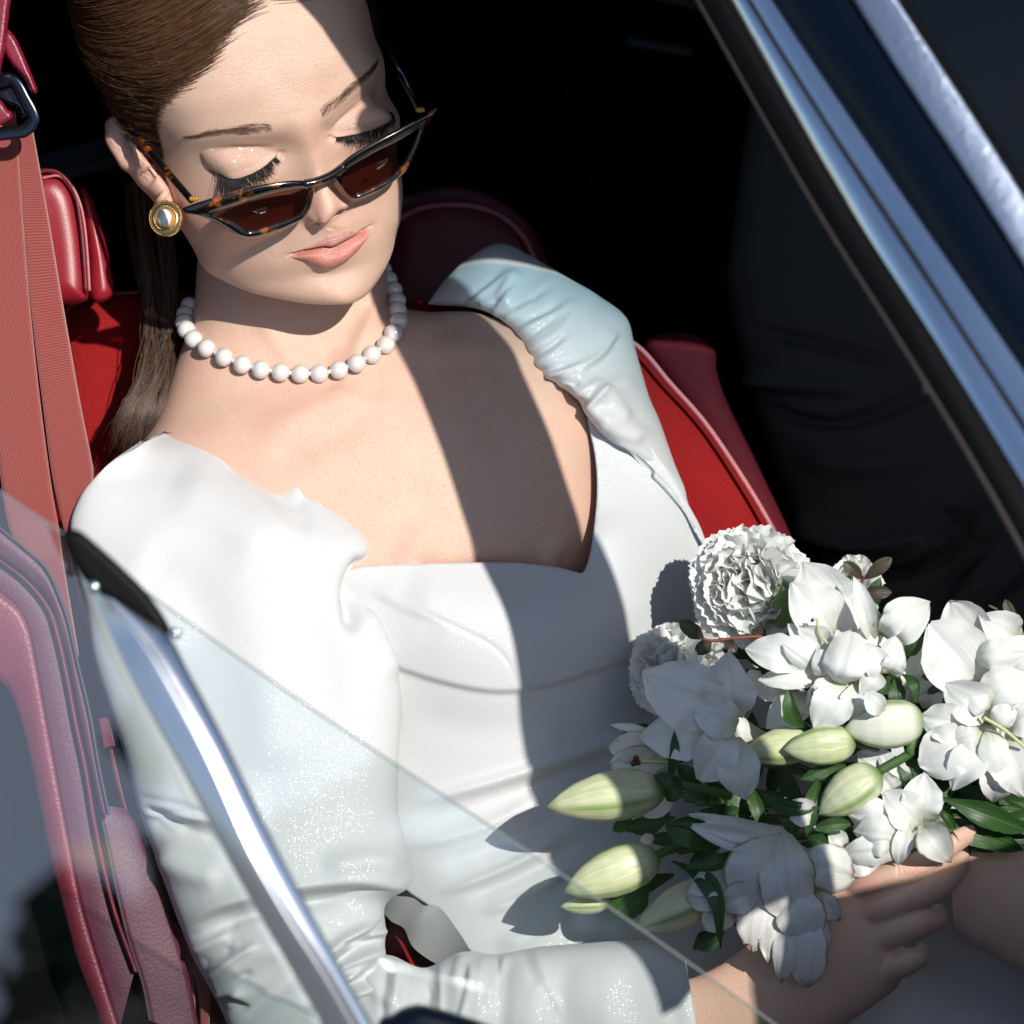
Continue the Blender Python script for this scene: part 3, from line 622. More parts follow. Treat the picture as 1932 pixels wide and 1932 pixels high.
hb.F = [tuple(dict.fromkeys(f)) for f in hb.F]
def strands(n, tlo, thi, dlo, dhi, offr, rad, toner, back=True, steps=15, lenr=(.55, 1.0)):
    out = []
    for _ in range(n):
        t0 = rng.uniform(tlo, thi); y0 = hairline(t0)+rng.uniform(dlo, dhi)
        if y0 > 117: continue
        sgn = -1 if t0 <= .12 else 1
        L = rng.uniform(*lenr); s = np.linspace(0, L, steps); te = sgn*math.radians(172)
        t = t0+(te-t0)*s; ye = 8+.30*(y0-30)+rng.normal(0, 4); y = y0+(ye-y0)*s**1.25+5*np.sin(s*3+rng.uniform(0, 6))*.5+rng.normal(0, .8)
        o = rng.uniform(*offr); of = np.where(s < .12, o*s/.12*.8+.3, o)+rng.normal(0, .25)
        out.append((surf(t, np.minimum(y, 117.5), of), rad*rng.uniform(.7, 1.2), rng.uniform(*toner)))
    return out
ST = strands(1500, -1.35, .5, -1, 30, (5.5, 8.0), .30, (.25, 1.0))+strands(1300, -1.75, -.3, 0, 60, (6.0, 8.8), .33, (.1, .9))+strands(500, -1.5, .45, -2.5, 6, (2.5, 6.5), .22, (.4, 1.0), lenr=(.3, .6))+strands(260, .3, 1.5, -1, 50, (5.5, 8.0), .33, (.0, .5))+strands(90, -1.5, .3, -1, 20, (9, 11.5), .13, (.6, 1.0), lenr=(.2, .5))
ST += strands(650, -1.5, .15, -6, 4, (1.2, 5.0), .15, (.35, 1.0), lenr=(.12, .4))
for P3, r, tn in ST:
    u = h2u(P3); rr = r*HS*np.r_[np.linspace(.5, 1, 4), np.ones(len(u)-7), np.linspace(1, .3, 3)]
    addtube(hb, u, rr, 3, cap=False, a=tn)
# short hairs along the hairline and the temple
for _ in range(620):
    t0 = -rng.uniform(.0, 1.5); y0 = hairline(t0)+rng.uniform(-6, 1.5); n = 6; s = np.linspace(0, 1, n); L = rng.uniform(6, 16)
    t = t0-s*L/75*rng.uniform(.6, 1.1); y = y0-s*L*rng.uniform(-.2, .55)*(1 if t0 < -.9 else .25)
    u = h2u(surf(t, y, .5+1.6*s)); u[:, :2] += 0
    addtube(hb, u, np.linspace(.36, .12, n), 3, cap=False, a=rng.uniform(.4, 1))
# loose lengths gathered behind the neck
for i in range(640):
    a = rng.rand(); b = rng.rand(); k0, k1_, k2_ = rng.normal(0, 1, 3); lock = int(a*7); ph = lock*1.7
    path = np.array([(236+86*a, 340+40*b, -400-70*b), (240+90*a+5*math.sin(ph), 440, -440-50*b), (256+80*a+8*math.sin(ph+1)+4*k0, 530, -462-40*b), (276+54*a+11*math.sin(ph+2)+5*k1_, 610, -458-30*b), (276+40*a+13*math.sin(ph+3)+6*k2_, 690, -435-14*b), (248+52*a+12*math.sin(ph+4)+6*k0, 760, -412), (214+66*a+10*math.sin(ph+5)+12*k1_, 815+44*b, -398)])
    path[-1] = path[-2]+(path[-1]-path[-2])*rng.uniform(.3, 1.1)
    pc = cr(path, 18); addtube(hb, pc, np.r_[np.full(14, 1.1), .9, .7, .5, .2]*rng.uniform(.55, 1.2), 3, cap=False, a=min(1, rng.uniform(0, .75)*(.25+.75*((lock*37) % 5)/4)+.05))
for i in range(110):
    t0 = -rng.uniform(.1, 1.75); y0 = hairline(t0)+rng.uniform(0, 50); n = 9; s = np.linspace(0, 1, n); L = rng.uniform(20, 45)
    if y0 > 112: continue
    t = t0-s*L/75*rng.uniform(.3, 1.0); y = y0+s*L*rng.uniform(-.5, .3); u = h2u(surf(t, np.minimum(y, 117), 7+rng.uniform(1, 5)*np.sin(s*3)))
    addtube(hb, u, np.linspace(.34, .16, n), 3, cap=False, a=rng.uniform(.5, 1))
hair = hb.build('hair', HAIR, bride, attr='tone'); tag(hair, 'brown hair combed back from the forehead')
def facehairs(name, mat, gen, lab=None):
    m = MB()
    for path, r, tn in gen: addtube(m, path, r, 3, cap=False, a=tn)
    o = m.build(name, mat, bride, attr='tone'); return o
for sg in (-1, 1):
    G = []
    for _ in range(400):
        s = rng.rand()**.9; x = 16.5+33*s; yc = 20.6+3.0*np.sin(s*2.3)-6.5*max(0, s-.62)**1.2*2; th = np.interp(s, [0, .12, .6, 1], [2.2, 3.2, 2.4, .8]); v = float(np.clip(rng.normal(0, .58), -1, 1))
        y = yc+v*th; L = rng.uniform(3.5, 6.5)*(1-.35*s); q = np.linspace(0, 1, 5); ang = np.radians(np.interp(s, [0, .25, 1], [62, 22, -14])-v*16+rng.normal(0, 7))
        px = sg*(x+q*L*np.cos(ang)); py = y+q*L*np.sin(ang)*(1-.35*q); u = onface(px, py, .15+.75*np.sin(q*2.2)); G.append((u, np.linspace(.23, .06, 5), rng.rand()))
    facehairs('eyebrow', BROW, G)
for sg in (-1, 1):
    G = []
    for k_ in range(200):
        s = rng.rand(); x = 16.5+29*s; y = float(ylash(x))-.1; L = np.interp(s, [0, .15, .6, .9, 1], [3.6, 6.8, 9.2, 9.8, 8.0])*rng.uniform(.6, 1.2)
        q = np.linspace(0, 1, 9); fan = np.interp(s, [0, .3, 1], [-.42, -.05, .62])+rng.normal(0, .09)
        base = np.array([x, y, float(frontz(np.array([x]), np.array([y]))[0])+.2])
        P3 = base+np.stack([q*L*np.sin(fan), -L*.82*np.sin(q*1.25)*np.cos(fan), L*(.78*q+.18*q*q)], 1); P3[:, 0] *= sg
        G.append((h2u(P3), np.r_[.72, .74, .7, .62, .52, .42, .3, .18, .07], rng.rand()))
    facehairs('eyelashes', LASH, G)
# ------------------------------------------------------------------ sunglasses
Xh = HR[:, 0]*HS; Yg_ = HR@np.array([0, math.cos(.04), math.sin(.04)])*HS
A2 = np.linalg.inv(np.array([[Xh[0], Yg_[0]], [Xh[1], Yg_[1]]])); gz = np.array([Xh[2], Yg_[2]])@A2*.80
BR = (603, 343); D0 = float(onface(0, -22)[2])+32
def gd(p, o=0.0):
    p = np.asarray(p, float); dx = p[..., 0]-BR[0]; dy = -(p[..., 1]-BR[1]); return D0+gz[0]*dx+gz[1]*dy-.00075*dx*dx*.7+o
glasses = thing('sunglasses', 'tortoiseshell cat eye sunglasses slipped down the nose of the bride', 'sunglasses', (BR[0], BR[1], D0))
oL = [(515, 1050), (560, 1030), (640, 1003), (720, 982), (850, 940), (1000, 914), (1110, 907), (1165, 922), (1178, 965), (1163, 1040), (1125, 1098), (1050, 1142), (960, 1176), (870, 1200), (805, 1192), (740, 1152), (670, 1112), (595, 1083), (535, 1074)]
iL = [(665, 1078), (700, 1060), (760, 1040), (850, 1008), (960, 975), (1060, 953), (1120, 946), (1143, 955), (1146, 990), (1132, 1040), (1100, 1082), (1030, 1112), (950, 1140), (870, 1162), (835, 1160), (800, 1138), (760, 1112), (720, 1096), (690, 1088)]
oR = [(1285, 868), (1330, 806), (1410, 750), (1500, 700), (1600, 648), (1700, 590), (1790, 545), (1795, 555), (1755, 620), (1722, 700), (1690, 772), (1648, 850), (1605, 893), (1520, 950), (1440, 985), (1385, 1003), (1345, 985), (1305, 935), (1280, 895)]
iR = [(1312, 880), (1345, 848), (1410, 808), (1500, 758), (1580, 718), (1650, 678), (1700, 648), (1706, 655), (1698, 690), (1675, 750), (1645, 810), (1600, 862), (1560, 900), (1500, 932), (1440, 962), (1385, 984), (1362, 972), (1335, 935), (1315, 900)]
fm = MB()
for o_, i_ in ((oL, iL), (oR, iR)):
    O = cr([c1(*q)[:2] for q in o_], 160, True); I = cr([c1(*q)[:2] for q in i_], 160, True)
    prof = [(0.0, -13), (0.0, -3), (.14, 3), (.5, 5), (.86, 3), (1.0, -1), (1.0, -13)]
    V = []
    for w_, dz in prof:
        q = O*(1-w_)+I*w_; V.append(np.c_[q, gd(q, dz)])
    V = np.stack(V, 1); fm.add(V.reshape(-1, 3), gridF(160, len(prof), cu=True, cv=True))
bp = np.array([c1(*q)[:2] for q in [(1130, 925), (1180, 915), (1235, 895), (1275, 875), (1330, 835)]]); bc = cr(bp, 24)
addtube(fm, np.c_[bc, gd(bc, -3)], 8.5, 12)
frame_o = fm.build('frame', TORT, glasses)
for i_ in (iL, iR):
    I = cr([c1(*q)[:2] for q in i_], 100, True); c = I.mean(0); V = [np.r_[c, gd(c, 0)]]; F = []
    for s_ in np.linspace(.1, 1.02, 10):
        q = c+(I-c)*s_; V += list(np.c_[q, gd(q, 0-1.5*s_*s_)])
    V = np.array(V); F = [tuple(1+f) for f in gridF(10, 100, cv=True)]+[(0, 1+(j+1) % 100, 1+j) for j in range(100)]
    mesh('lens', V, F, LENS, glasses)
tl = np.array([c1(566, 1012, 0), c1(470, 900, 0), c1(380, 795, 0), c1(300, 705, 0), c1(228, 640, 0)]); tl[:, 2] = np.linspace(gd(tl[0, :2], -8), ED+52, 5)
m = MB(); addtube(m, cr(tl, 30), np.r_[np.full(24, 7.2), np.linspace(7.2, 5, 6)], 10, flat=.6); m.build('temple', TORT, glasses)
tr_ = np.array([c1(1712, 560, 0), c1(1665, 470, 0), c1(1590, 330, 0), c1(1540, 230, 0)]); tr_[:, 2] = np.linspace(gd(tr_[0, :2], -8), -330, 4)
m = MB(); addtube(m, cr(tr_, 30), 7.0, 10, flat=.6); m.build('temple', TORT, glasses)
for c_ in (c1(572, 1004), c1(1712, 556)):
    m = MB(); d_ = gd(np.array(c_[:2]), 2); 
    for k_ in (-1, 0, 1): addtube(m, [(c_[0]+k_*5-2, c_[1]-1, d_), (c_[0]+k_*5+2, c_[1]-2, d_)], 5.5-abs(k_), 10)
    m.build('hinge', plain('amber_acetate', (.45, .20, .02), .15, coat=1, nz=(60, .05)) if c_[0] < 500 else bpy.data.materials['amber_acetate'], glasses)
# ------------------------------------------------------------------ earring
ec = np.array(c1(430, 1098)[:2]); er = 33.0; edz = ED+58
earring = thing('earring', 'round gold clip earring with a pearl in its centre on the ear', 'earring', (ec[0], ec[1], edz))
tx = np.array([.96, 0, .28]); ty = np.array([0.0, 1, .10]); tz = nrm(np.cross(ty, tx)*-1); tz = tz if tz[2] > 0 else -tz
def ep(a, r, h=0): return np.array([ec[0], ec[1], edz])+np.cos(a)[..., None]*tx*r+np.sin(a)[..., None]*ty*r*1.04+tz*h
aa = np.linspace(0, 2*np.pi, 72, endpoint=False)
m = MB(); prof = [(33, -8), (33, -1), (30, 3), (27, 1), (24, 2), (21, 5), (18, 2), (15, 1), (4, 1)]
V = np.stack([ep(aa, r_, h_) for r_, h_ in prof], 1); m.add(V.reshape(-1, 3), gridF(72, len(prof), cu=True)); m.build('disc', GOLD, earring)
m = MB()
for R_, h_, n_, b_ in ((31.0, 2, 46, 2.1), (22.0, 5, 38, 1.9)):
    for a_ in np.linspace(0, 2*np.pi, n_, endpoint=False):
        V, F = sphereV(ep(np.array(a_), R_, h_), b_, 7, 5); m.add(V, F)
m.build('beaded_rim', GOLD, earring, kind='stuff')
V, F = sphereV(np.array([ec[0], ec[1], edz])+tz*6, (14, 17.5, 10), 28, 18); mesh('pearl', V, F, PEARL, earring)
# ------------------------------------------------------------------ pearl necklace
TVf = TV[:, 5:70].reshape(-1, 3)
def skind(px, py):
    d = (TVf[:, 0]-px)**2+(TVf[:, 1]-py)**2; i = np.argsort(d)[:6]; w_ = 1/(d[i]+4); return float((TVf[i, 2]*w_).sum()/w_.sum())
pp = [(200, 455, 1), (172, 515, 1), (165, 568, 1), (182, 618), (230, 683), (320, 746), (442, 808), (568, 859), (697, 893), (833, 912), (968, 922), (1100, 920), (1235, 896), (1358, 850), (1463, 790), (1560, 722), (1612, 642), (1648, 562, 2), (1640, 487, 2), (1636, 420, 2), (1612, 347, 2), (1577, 275, 2), (1540, 205, 2)]
necklace = thing('necklace', 'string of round white pearls around the neck of the bride', 'necklace', c3(968, 922, -300), None)
pcs = []
for q in pp:
    x, y, _ = c3(q[0], q[1]); pcs.append([x, y, skind(x, y)+15])
pcs = np.array(pcs); pcs[:4, 2] = np.linspace(-495, pcs[4, 2]-25, 4); pcs[17:, 2] = np.linspace(pcs[16, 2]-35, -560, len(pcs)-17)
V, F = sphereV((0, 0, 0), 17.6, 22, 14)
first = None
for q in pcs:
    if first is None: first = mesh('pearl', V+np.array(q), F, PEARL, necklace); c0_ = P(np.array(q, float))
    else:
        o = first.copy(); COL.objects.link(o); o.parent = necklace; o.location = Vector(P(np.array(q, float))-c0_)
m = MB()
for i in range(3, 16):
    a, b = pcs[i], pcs[i+1]; V2, F2 = sphereV((a+b)/2+np.array([0, 0, 2]), 4.6, 10, 7); m.add(V2, F2)
addtube(m, cr(pcs, 80), 1.6, 5)
m.build('spacer_string', PEARL, necklace)
# ------------------------------------------------------------------ dress
# depth of the dress front
sel = TV[60:215:8, 8:68:6].reshape(-1, 3); sel = sel[(sel[:, 0] > 560) & (sel[:, 0] < 1100) & (sel[:, 1] > 980) & (sel[:, 1] < 1150)]
ctl = [(850, 1180, -172), (700, 1200, -200), (1000, 1180, -200), (1130, 1150, -270), (1250, 1150, -380), (1340, 1060, -480), (800, 1285, -205), (950, 1305, -205), (1100, 1275, -262), (1250, 1230, -380), (1360, 1200, -460),
       (780, 1420, -262), (950, 1430, -245), (1150, 1400, -312), (1300, 1350, -410), (800, 1600, -272), (1000, 1600, -255), (1200, 1550, -300), (1400, 1500, -380), (850, 1750, -262), (1050, 1750, -232), (1300, 1750, -262), (1500, 1750, -300), (1800, 1700, -330), (2040, 1700, -350),
       (900, 1950, -225), (1200, 1950, -200), (1500, 1950, -195), (1800, 1950, -205), (2050, 1950, -235), (900, 2200, -160), (1500, 2200, -120), (2050, 2200, -150), (580, 1200, -280), (620, 1400, -310), (650, 1600, -330), (700, 1800, -340), (1600, 1500, -430), (1900, 1500, -450),
       (1245, 790, -425), (1300, 950, -440), (1120, 800, -398), (1128, 900, -368), (1122, 1000, -322), (1200, 900, -395), (1220, 1040, -362)]
DX = np.concatenate([sel[:, :2], np.array(ctl)[:, :2]]); DY = np.concatenate([sel[:, 2]+9, np.array(ctl)[:, 2]])
_dd = tps_fit(DX, DY, lam=.05)
neck_line = [(560, 1090), (640, 1078), (700, 1068), (760, 1065), (850, 1062), (950, 1061), (1010, 1065), (1055, 1071), (1083, 1078), (1099, 1080), (1108, 1064), (1116, 1030), (1122, 985), (1126, 940), (1126, 895), (1121, 850), (1111, 805), (1108, 786)]
seam = [(640, 1225), (700, 1246), (752, 1262), (820, 1284), (900, 1302), (970, 1305), (1050, 1290), (1120, 1268), (1190, 1243), (1300, 1195)]
side_r = [(1111, 780), (1150, 775), (1205, 810), (1270, 900), (1320, 990), (1350, 1070), (1420, 1200), (1560, 1330)]
dress_f = [('s', seam, 4, 7, 60), ('r', [(770, 1138), (850, 1178), (920, 1213), (955, 1245), (978, 1300)], 5, -2.4), ('s', [(690, 1110), (760, 1150), (850, 1180)], 10, 4, 40), ('r', [(760, 1100), (900, 1140), (1000, 1150)], 60, 8),
           ('r', [(752, 1520), (880, 1490), (1000, 1455), (1160, 1400), (1300, 1340)], 13, 16), ('r', [(752, 1565), (900, 1520), (1050, 1465), (1250, 1400)], 22, -11), ('r', [(760, 1600), (900, 1565), (1030, 1500)], 12, 9), ('r', [(790, 1640), (930, 1600), (1100, 1520)], 18, -8),
           ('r', [(820, 1690), (950, 1640), (1080, 1575)], 10, 11), ('r', [(900, 1725), (1000, 1690), (1080, 1640)], 11, 9), ('r', [(870, 1700), (990, 1650), (1100, 1590)], 13, -9), ('r', [(930, 1790), (1010, 1760), (1090, 1700)], 18, 10), ('r', [(760, 1340), (900, 1375), (1050, 1360)], 40, -5),
           ('r', [(1225, 875), (1290, 970), (1330, 1040)], 8, -7), ('r', [(1130, 960), (1190, 1100), (1215, 1200)], 60, 10), ('r', [(1480, 1800), (1640, 1870), (1800, 1940)], 60, 16), ('r', [(1560, 1730), (1750, 1745), (1932, 1800)], 40, -8)]
def dd(q): return _dd(q)[:, 0]+folds(q, dress_f)+1.2*waves(q, 5, 45)
bod = neck_line+side_r[1:]+[(2100, 1560), (2100, 2120), (900, 2120), (905, 1860), (893, 1803), (868, 1768), (845, 1735), (800, 1702), (765, 1680), (740, 1600), (640, 1560), (560, 1400), (560, 1200)]
bp_ = cr(bod[:18], 160); rest = np.array(bod[18:]); bpoly = np.concatenate([bp_, lin(np.concatenate([bp_[-1:], rest, bp_[:1]]), 260)[1:-1]])
V, F = sheet(bpoly, dd, 3.4, rim=9); mesh('dress_bodice', V, F, SATIN, bride)
# flap of the waist above the forearm
fr = ribbon([(722, 1690, -300), (775, 1693, -262), (800, 1708, -250), (829, 1711, -246), (868, 1762, -240), (889, 1798, -232)], [(716, 1712, -330), (738, 1738, -335), (762, 1752, -330), (782, 1790, -322), (835, 1824, -318), (868, 1822, -300)], 60, 9, 0)
fr[..., 2] += 8*np.sin(np.linspace(0, 9, 60))[:, None]; mesh('waist_flap', fr.reshape(-1, 3), gridF(60, 9), SATIN, bride)
# near sleeve
s1 = [(262, 838, 312, 814, -330, -330, 20, -40), (214, 868, 420, 836, -365, -315, 60, -60), (176, 905, 500, 868, -390, -295, 95, -80), (150, 940, 590, 925, -400, -270, 125, -100), (133, 995, 672, 990, -405, -245, 150, -120), (146, 1075, 698, 1036, -400, -235, 165, -130), (164, 1150, 672, 1103, -390, -225, 172, -130), (176, 1235, 716, 1175, -385, -215, 180, -130), (206, 1335, 756, 1300, -370, -205, 184, -130), (236, 1430, 752, 1430, -350, -200, 184, -130),
      (258, 1515, 752, 1535, -330, -195, 180, -130), (285, 1595, 774, 1625, -310, -185, 176, -130), (318, 1685, 772, 1672, -290, -180, 170, -130), (342, 1752, 728, 1706, -275, -178, 165, -130), (368, 1815, 728, 1760, -262, -175, 160, -130), (412, 1895, 722, 1815, -250, -170, 150, -120), (452, 1990, 712, 1880, -240, -165, 140, -110), (480, 2080, 700, 1960, -230, -160, 120, -100)]
for i_, w_ in enumerate(s1):
    l_ = w_[4]; n_ = max(l_, -205+.5*(l_+205)*0) if l_ < -205 else l_
    s1[i_] = w_[:4]+(n_, w_[5], w_[6]-(n_-l_)*.42, w_[7])
sf1 = [('s', [(470, 862), (492, 905), (535, 950), (590, 975)], 12, -6, 40), ('r', [(500, 860), (545, 890), (575, 945)], 16, 8), ('r', [(430, 850), (470, 890), (540, 960), (600, 1000)], 22, -9), ('r', [(690, 1040), (672, 1085), (660, 1120), (668, 1200)], 16, -20), ('r', [(700, 1130), (735, 1210), (750, 1290)], 22, 14),
       ('r', [(320, 900), (420, 960), (520, 1060)], 50, 9), ('r', [(250, 1050), (350, 1120), (420, 1250)], 60, -9), ('r', [(560, 1120), (600, 1240), (610, 1400)], 55, -10), ('r', [(470, 1180), (500, 1320), (520, 1480)], 60, 9),
       ('s', [(250, 1512), (330, 1540), (420, 1560), (520, 1570)], 9, 13, 46), ('r', [(262, 1530), (340, 1565), (430, 1590)], 16, -12), ('r', [(290, 1600), (350, 1640), (430, 1660)], 26, 11),
       ('s', [(342, 1758), (420, 1720), (540, 1690), (660, 1676), (772, 1680)], 7, 22, 60), ('r', [(350, 1772), (440, 1735), (560, 1706), (700, 1698)], 13, -12), ('r', [(600, 1640), (690, 1625), (770, 1640)], 24, 10),
       ('r', [(740, 1742), (680, 1760), (620, 1800), (560, 1860)], 12, 14), ('r', [(728, 1768), (660, 1800), (600, 1850)], 9, -13), ('r', [(740, 1785), (670, 1830), (610, 1900)], 11, 15), ('r', [(725, 1812), (670, 1858), (620, 1930)], 8, -12), ('r', [(712, 1840), (660, 1900), (630, 1960)], 10, 11),
       ('r', [(400, 1850), (480, 1800), (560, 1790)], 26, 9), ('s', [(400, 1890), (440, 1880), (470, 1905)], 8, 14, 26), ('r', [(430, 1930), (520, 1870), (600, 1800)], 22, -10)]
def gathers(line, dirv, n, L, amp, w, seed):
    r = np.random.RandomState(seed); e = cr(line, n); o = []
    for i in range(n):
        d = np.array(dirv)+r.normal(0, .22, 2); l = r.uniform(*L); p0 = e[i]-d*8; p1 = e[i]+d*l*.5+r.normal(0, 4, 2); p2 = e[i]+d*l
        o.append(('r', [tuple(p0), tuple(p1), tuple(p2)], w*r.uniform(.7, 1.3), amp*r.uniform(.6, 1.3)*(1 if i % 2 else -1)))
    return o
sf1 += gathers([(735, 1735), (722, 1780), (712, 1830), (700, 1880)], (-.92, .38), 9, (70, 160), 9, 8, 8)+gathers([(345, 1770), (380, 1840), (420, 1900)], (.9, -.4), 6, (60, 130), 7, 9, 3)+gathers([(255, 1505), (262, 1540)], (.95, .2), 4, (120, 220), 6, 10, 2)
SV = loft(s1, 340, 190, p=.72, fl=[(f[0], f[1], f[2]*.95, f[3]*1.35)+tuple(f[4:]) for f in sf1], noise=(2.6, 44, 9)); loftmesh('sleeve', SV, SATIN, bride)
# forearm of the near sleeve
s2 = [(640, 1790, 600, 2160, -200, -200, 90, -90), (690, 1800, 650, 2140, -190, -190, 118, -100), (740, 1803, 720, 2120, -180, -185, 128, -100), (800, 1826, 790, 2105, -180, -185, 128, -100), (870, 1796, 870, 2095, -172, -180, 132, -100), (940, 1800, 950, 2085, -170, -178, 130, -100), (1020, 1786, 1030, 2078, -165, -172, 128, -95), (1100, 1780, 1110, 2070, -160, -168, 124, -95), (1180, 1774, 1200, 2060, -155, -162, 120, -90), (1240, 1778, 1265, 2050, -150, -158, 114, -90), (1288, 1800, 1322, 2040, -148, -155, 104, -85), (1292, 1808, 1326, 2035, -148, -155, 84, -70)]
sf2 = [('r', [(800, 1822), (810, 1880), (790, 1960), (780, 2040)], 12, -16), ('r', [(760, 1806), (752, 1880), (735, 1960)], 18, 12), ('r', [(850, 1790), (868, 1870), (850, 1980)], 16, 12), ('s', [(884, 1795), (880, 1860), (862, 1932), (850, 2000)], 5, 12, 30), ('r', [(900, 1800), (905, 1880), (890, 2000)], 18, 12), ('r', [(948, 1800), (950, 1880), (940, 1990)], 15, -9), ('r', [(1000, 1790), (1010, 1880), (1000, 2000)], 26, 9), ('r', [(1080, 1785), (1060, 1880), (1070, 2000)], 24, -8), ('r', [(1150, 1780), (1150, 1870), (1140, 2000)], 30, 7), ('r', [(690, 1830), (720, 1880), (760, 1900)], 12, 12), ('r', [(1225, 1775), (1260, 1850), (1280, 1960)], 18, -6)]
s2 = [w[:4]+(w[4]+BQ*.8*i/11, w[5]+BQ*.8*i/11)+w[6:] for i, w in enumerate(s2)]
sf2 += gathers([(730, 1812), (800, 1830), (860, 1800), (930, 1802), (1010, 1790)], (.05, 1), 14, (60, 150), 7, 8, 31)
FV = loft(s2, 260, 150, p=.75, fl=[(f[0], f[1], f[2]*1.15, f[3]*.62)+tuple(f[4:]) for f in sf2], noise=(1.8, 34, 4)); loftmesh('sleeve_forearm', FV, SATIN, bride)
# far sleeve
s3 = [(806, 574, 838, 530, -545, -560, 15, -40), (836, 577, 878, 492, -535, -575, 40, -60), (868, 578, 940, 459, -520, -590, 62, -70), (905, 584, 1000, 482, -505, -590, 80, -80), (940, 600, 1065, 522, -490, -590, 92, -80), (975, 630, 1135, 562, -470, -585, 104, -80), (998, 665, 1182, 600, -455, -575, 110, -80), (1018, 702, 1197, 652, -440, -565, 112, -80), (1052, 728, 1212, 706, -425, -555, 110, -80), (1088, 752, 1226, 752, -412, -545, 104, -80), (1108, 786, 1246, 798, -405, -535, 96, -80), (1150, 832, 1274, 880, -408, -520, 64, -70), (1208, 872, 1303, 962, -420, -510, 42, -70), (1268, 930, 1328, 1020, -432, -505, 26, -60), (1330, 1030, 1346, 1062, -450, -490, 10, -40)]
sf3 = [('r', [c4(690, 150)[:2], c4(640, 300)[:2], c4(590, 420)[:2], c4(600, 540)[:2]], 5, -13), ('r', [c4(600, 200)[:2], c4(520, 310)[:2], c4(430, 360)[:2]], 12, 12), ('r', [c4(700, 260)[:2], c4(640, 420)[:2], c4(640, 520)[:2]], 14, 11), ('r', [c4(420, 380)[:2], c4(500, 410)[:2], c4(530, 480)[:2]], 5, -9), ('r', [c4(870, 520)[:2], c4(860, 590)[:2], c4(760, 670)[:2]], 6, -12), ('r', [c4(830, 500)[:2], c4(800, 590)[:2], c4(720, 640)[:2]], 12, 11), ('r', [c4(960, 720)[:2], c4(940, 820)[:2], c4(870, 890)[:2]], 7, 11), ('r', [c4(1010, 640)[:2], c4(990, 760)[:2], c4(1010, 880)[:2]], 8, -9),
       ('s', [c4(1070, 900)[:2], c4(1200, 820)[:2], c4(1290, 720)[:2], c4(1350, 640)[:2]], 7, 11, 26), ('r', [c4(1060, 960)[:2], c4(1180, 920)[:2], c4(1350, 940)[:2], c4(1470, 980)[:2]], 6, -9), ('r', [c4(1150, 1010)[:2], c4(1280, 1060)[:2], c4(1400, 1200)[:2]], 16, 11), ('r', [c4(1170, 1100)[:2], c4(1190, 1170)[:2], c4(1320, 1220)[:2], c4(1480, 1250)[:2]], 8, -12), ('r', [c4(1180, 1190)[:2], c4(1330, 1270)[:2], c4(1480, 1310)[:2]], 14, 10), ('s', [c4(1250, 1300)[:2], c4(1330, 1350)[:2], c4(1500, 1430)[:2], c4(1650, 1570)[:2], c4(1780, 1750)[:2]], 5, 9, 26), ('r', [c4(1040, 800)[:2], c4(1110, 850)[:2]], 8, 9), ('r', [c4(800, 330)[:2], c4(1000, 430)[:2], c4(1200, 520)[:2]], 40, 7)]
sf3 = [f for f in sf3 if f[0] == 's' or f[2] > 12]+gathers([(862, 578), (908, 584), (950, 606), (988, 655), (1016, 702), (1060, 733), (1106, 776)], (.80, -.52), 22, (40, 150), 5.5, 7.5, 21)+[('r', [(1112, 782), (1165, 796), (1240, 830)], 12, 6), ('r', [(1108, 770), (1170, 765), (1235, 790)], 15, -5), ('r', [(1115, 795), (1190, 850), (1260, 905)], 15, -4), ('r', [(1100, 750), (1160, 725), (1210, 720)], 16, 6)]
GV = loft(s3, 300, 150, p=.75, fl=sf3, noise=(1.6, 30, 12)); loftmesh('far_sleeve', GV, SATIN, bride)
# ------------------------------------------------------------------ hand (added to the one skin mesh)
hand = []
def finger(pts, rads, ns=20, n=44, flat=1.0, kn_=.5, kb=.07):
    p = cr(pts, n); r = np.interp(np.linspace(0, 1, n), np.linspace(0, 1, len(rads)), rads)
    u_ = np.linspace(0, 1, n); r = r*(1+kb*np.exp(-((u_-kn_)/.07)**2)-.04*np.exp(-((u_-kn_-.2)/.1)**2))
    p = np.concatenate([p, p[-1:]+(p[-1]-p[-2])/np.linalg.norm(p[-1]-p[-2])*np.array([[.45], [.8], [.97]])*r[-1]]); r = np.r_[r, r[-1]*.88, r[-1]*.55, r[-1]*.2]
    return p, r
def v8(x, y, d): return c8(x, y, d)
def h8(x, y, d): return (1320.8+.5598*x, 1433.9+.5598*y, d+BQ)
fing = [([h8(470, 470, -125), h8(550, 420, -88), h8(640, 388, -72), h8(715, 362, -66), h8(790, 322, -76), h8(850, 284, -88), h8(895, 258, -98)], [30, 28, 26.5, 25.5, 23, 20.5, 18]),
        ([h8(460, 560, -120), h8(570, 515, -90), h8(680, 476, -74), h8(775, 438, -68), h8(835, 400, -86), h8(868, 350, -125), h8(875, 310, -160)], [31, 30, 28.5, 27.5, 25, 22, 19]),
        ([h8(480, 660, -125), h8(580, 612, -98), h8(680, 572, -84), h8(755, 546, -80), h8(790, 538, -98), h8(796, 520, -140)], [30, 29.5, 28, 26.5, 24.5, 22]),
        ([h8(500, 770, -130), h8(590, 728, -108), h8(670, 692, -96), h8(722, 670, -94), h8(738, 660, -112), h8(738, 645, -150)], [27, 27, 25.5, 24, 22, 20]),
        ([h8(300, 520, -170), h8(420, 420, -190), h8(540, 340, -205), h8(640, 270, -205)], [30, 27, 25, 22])]
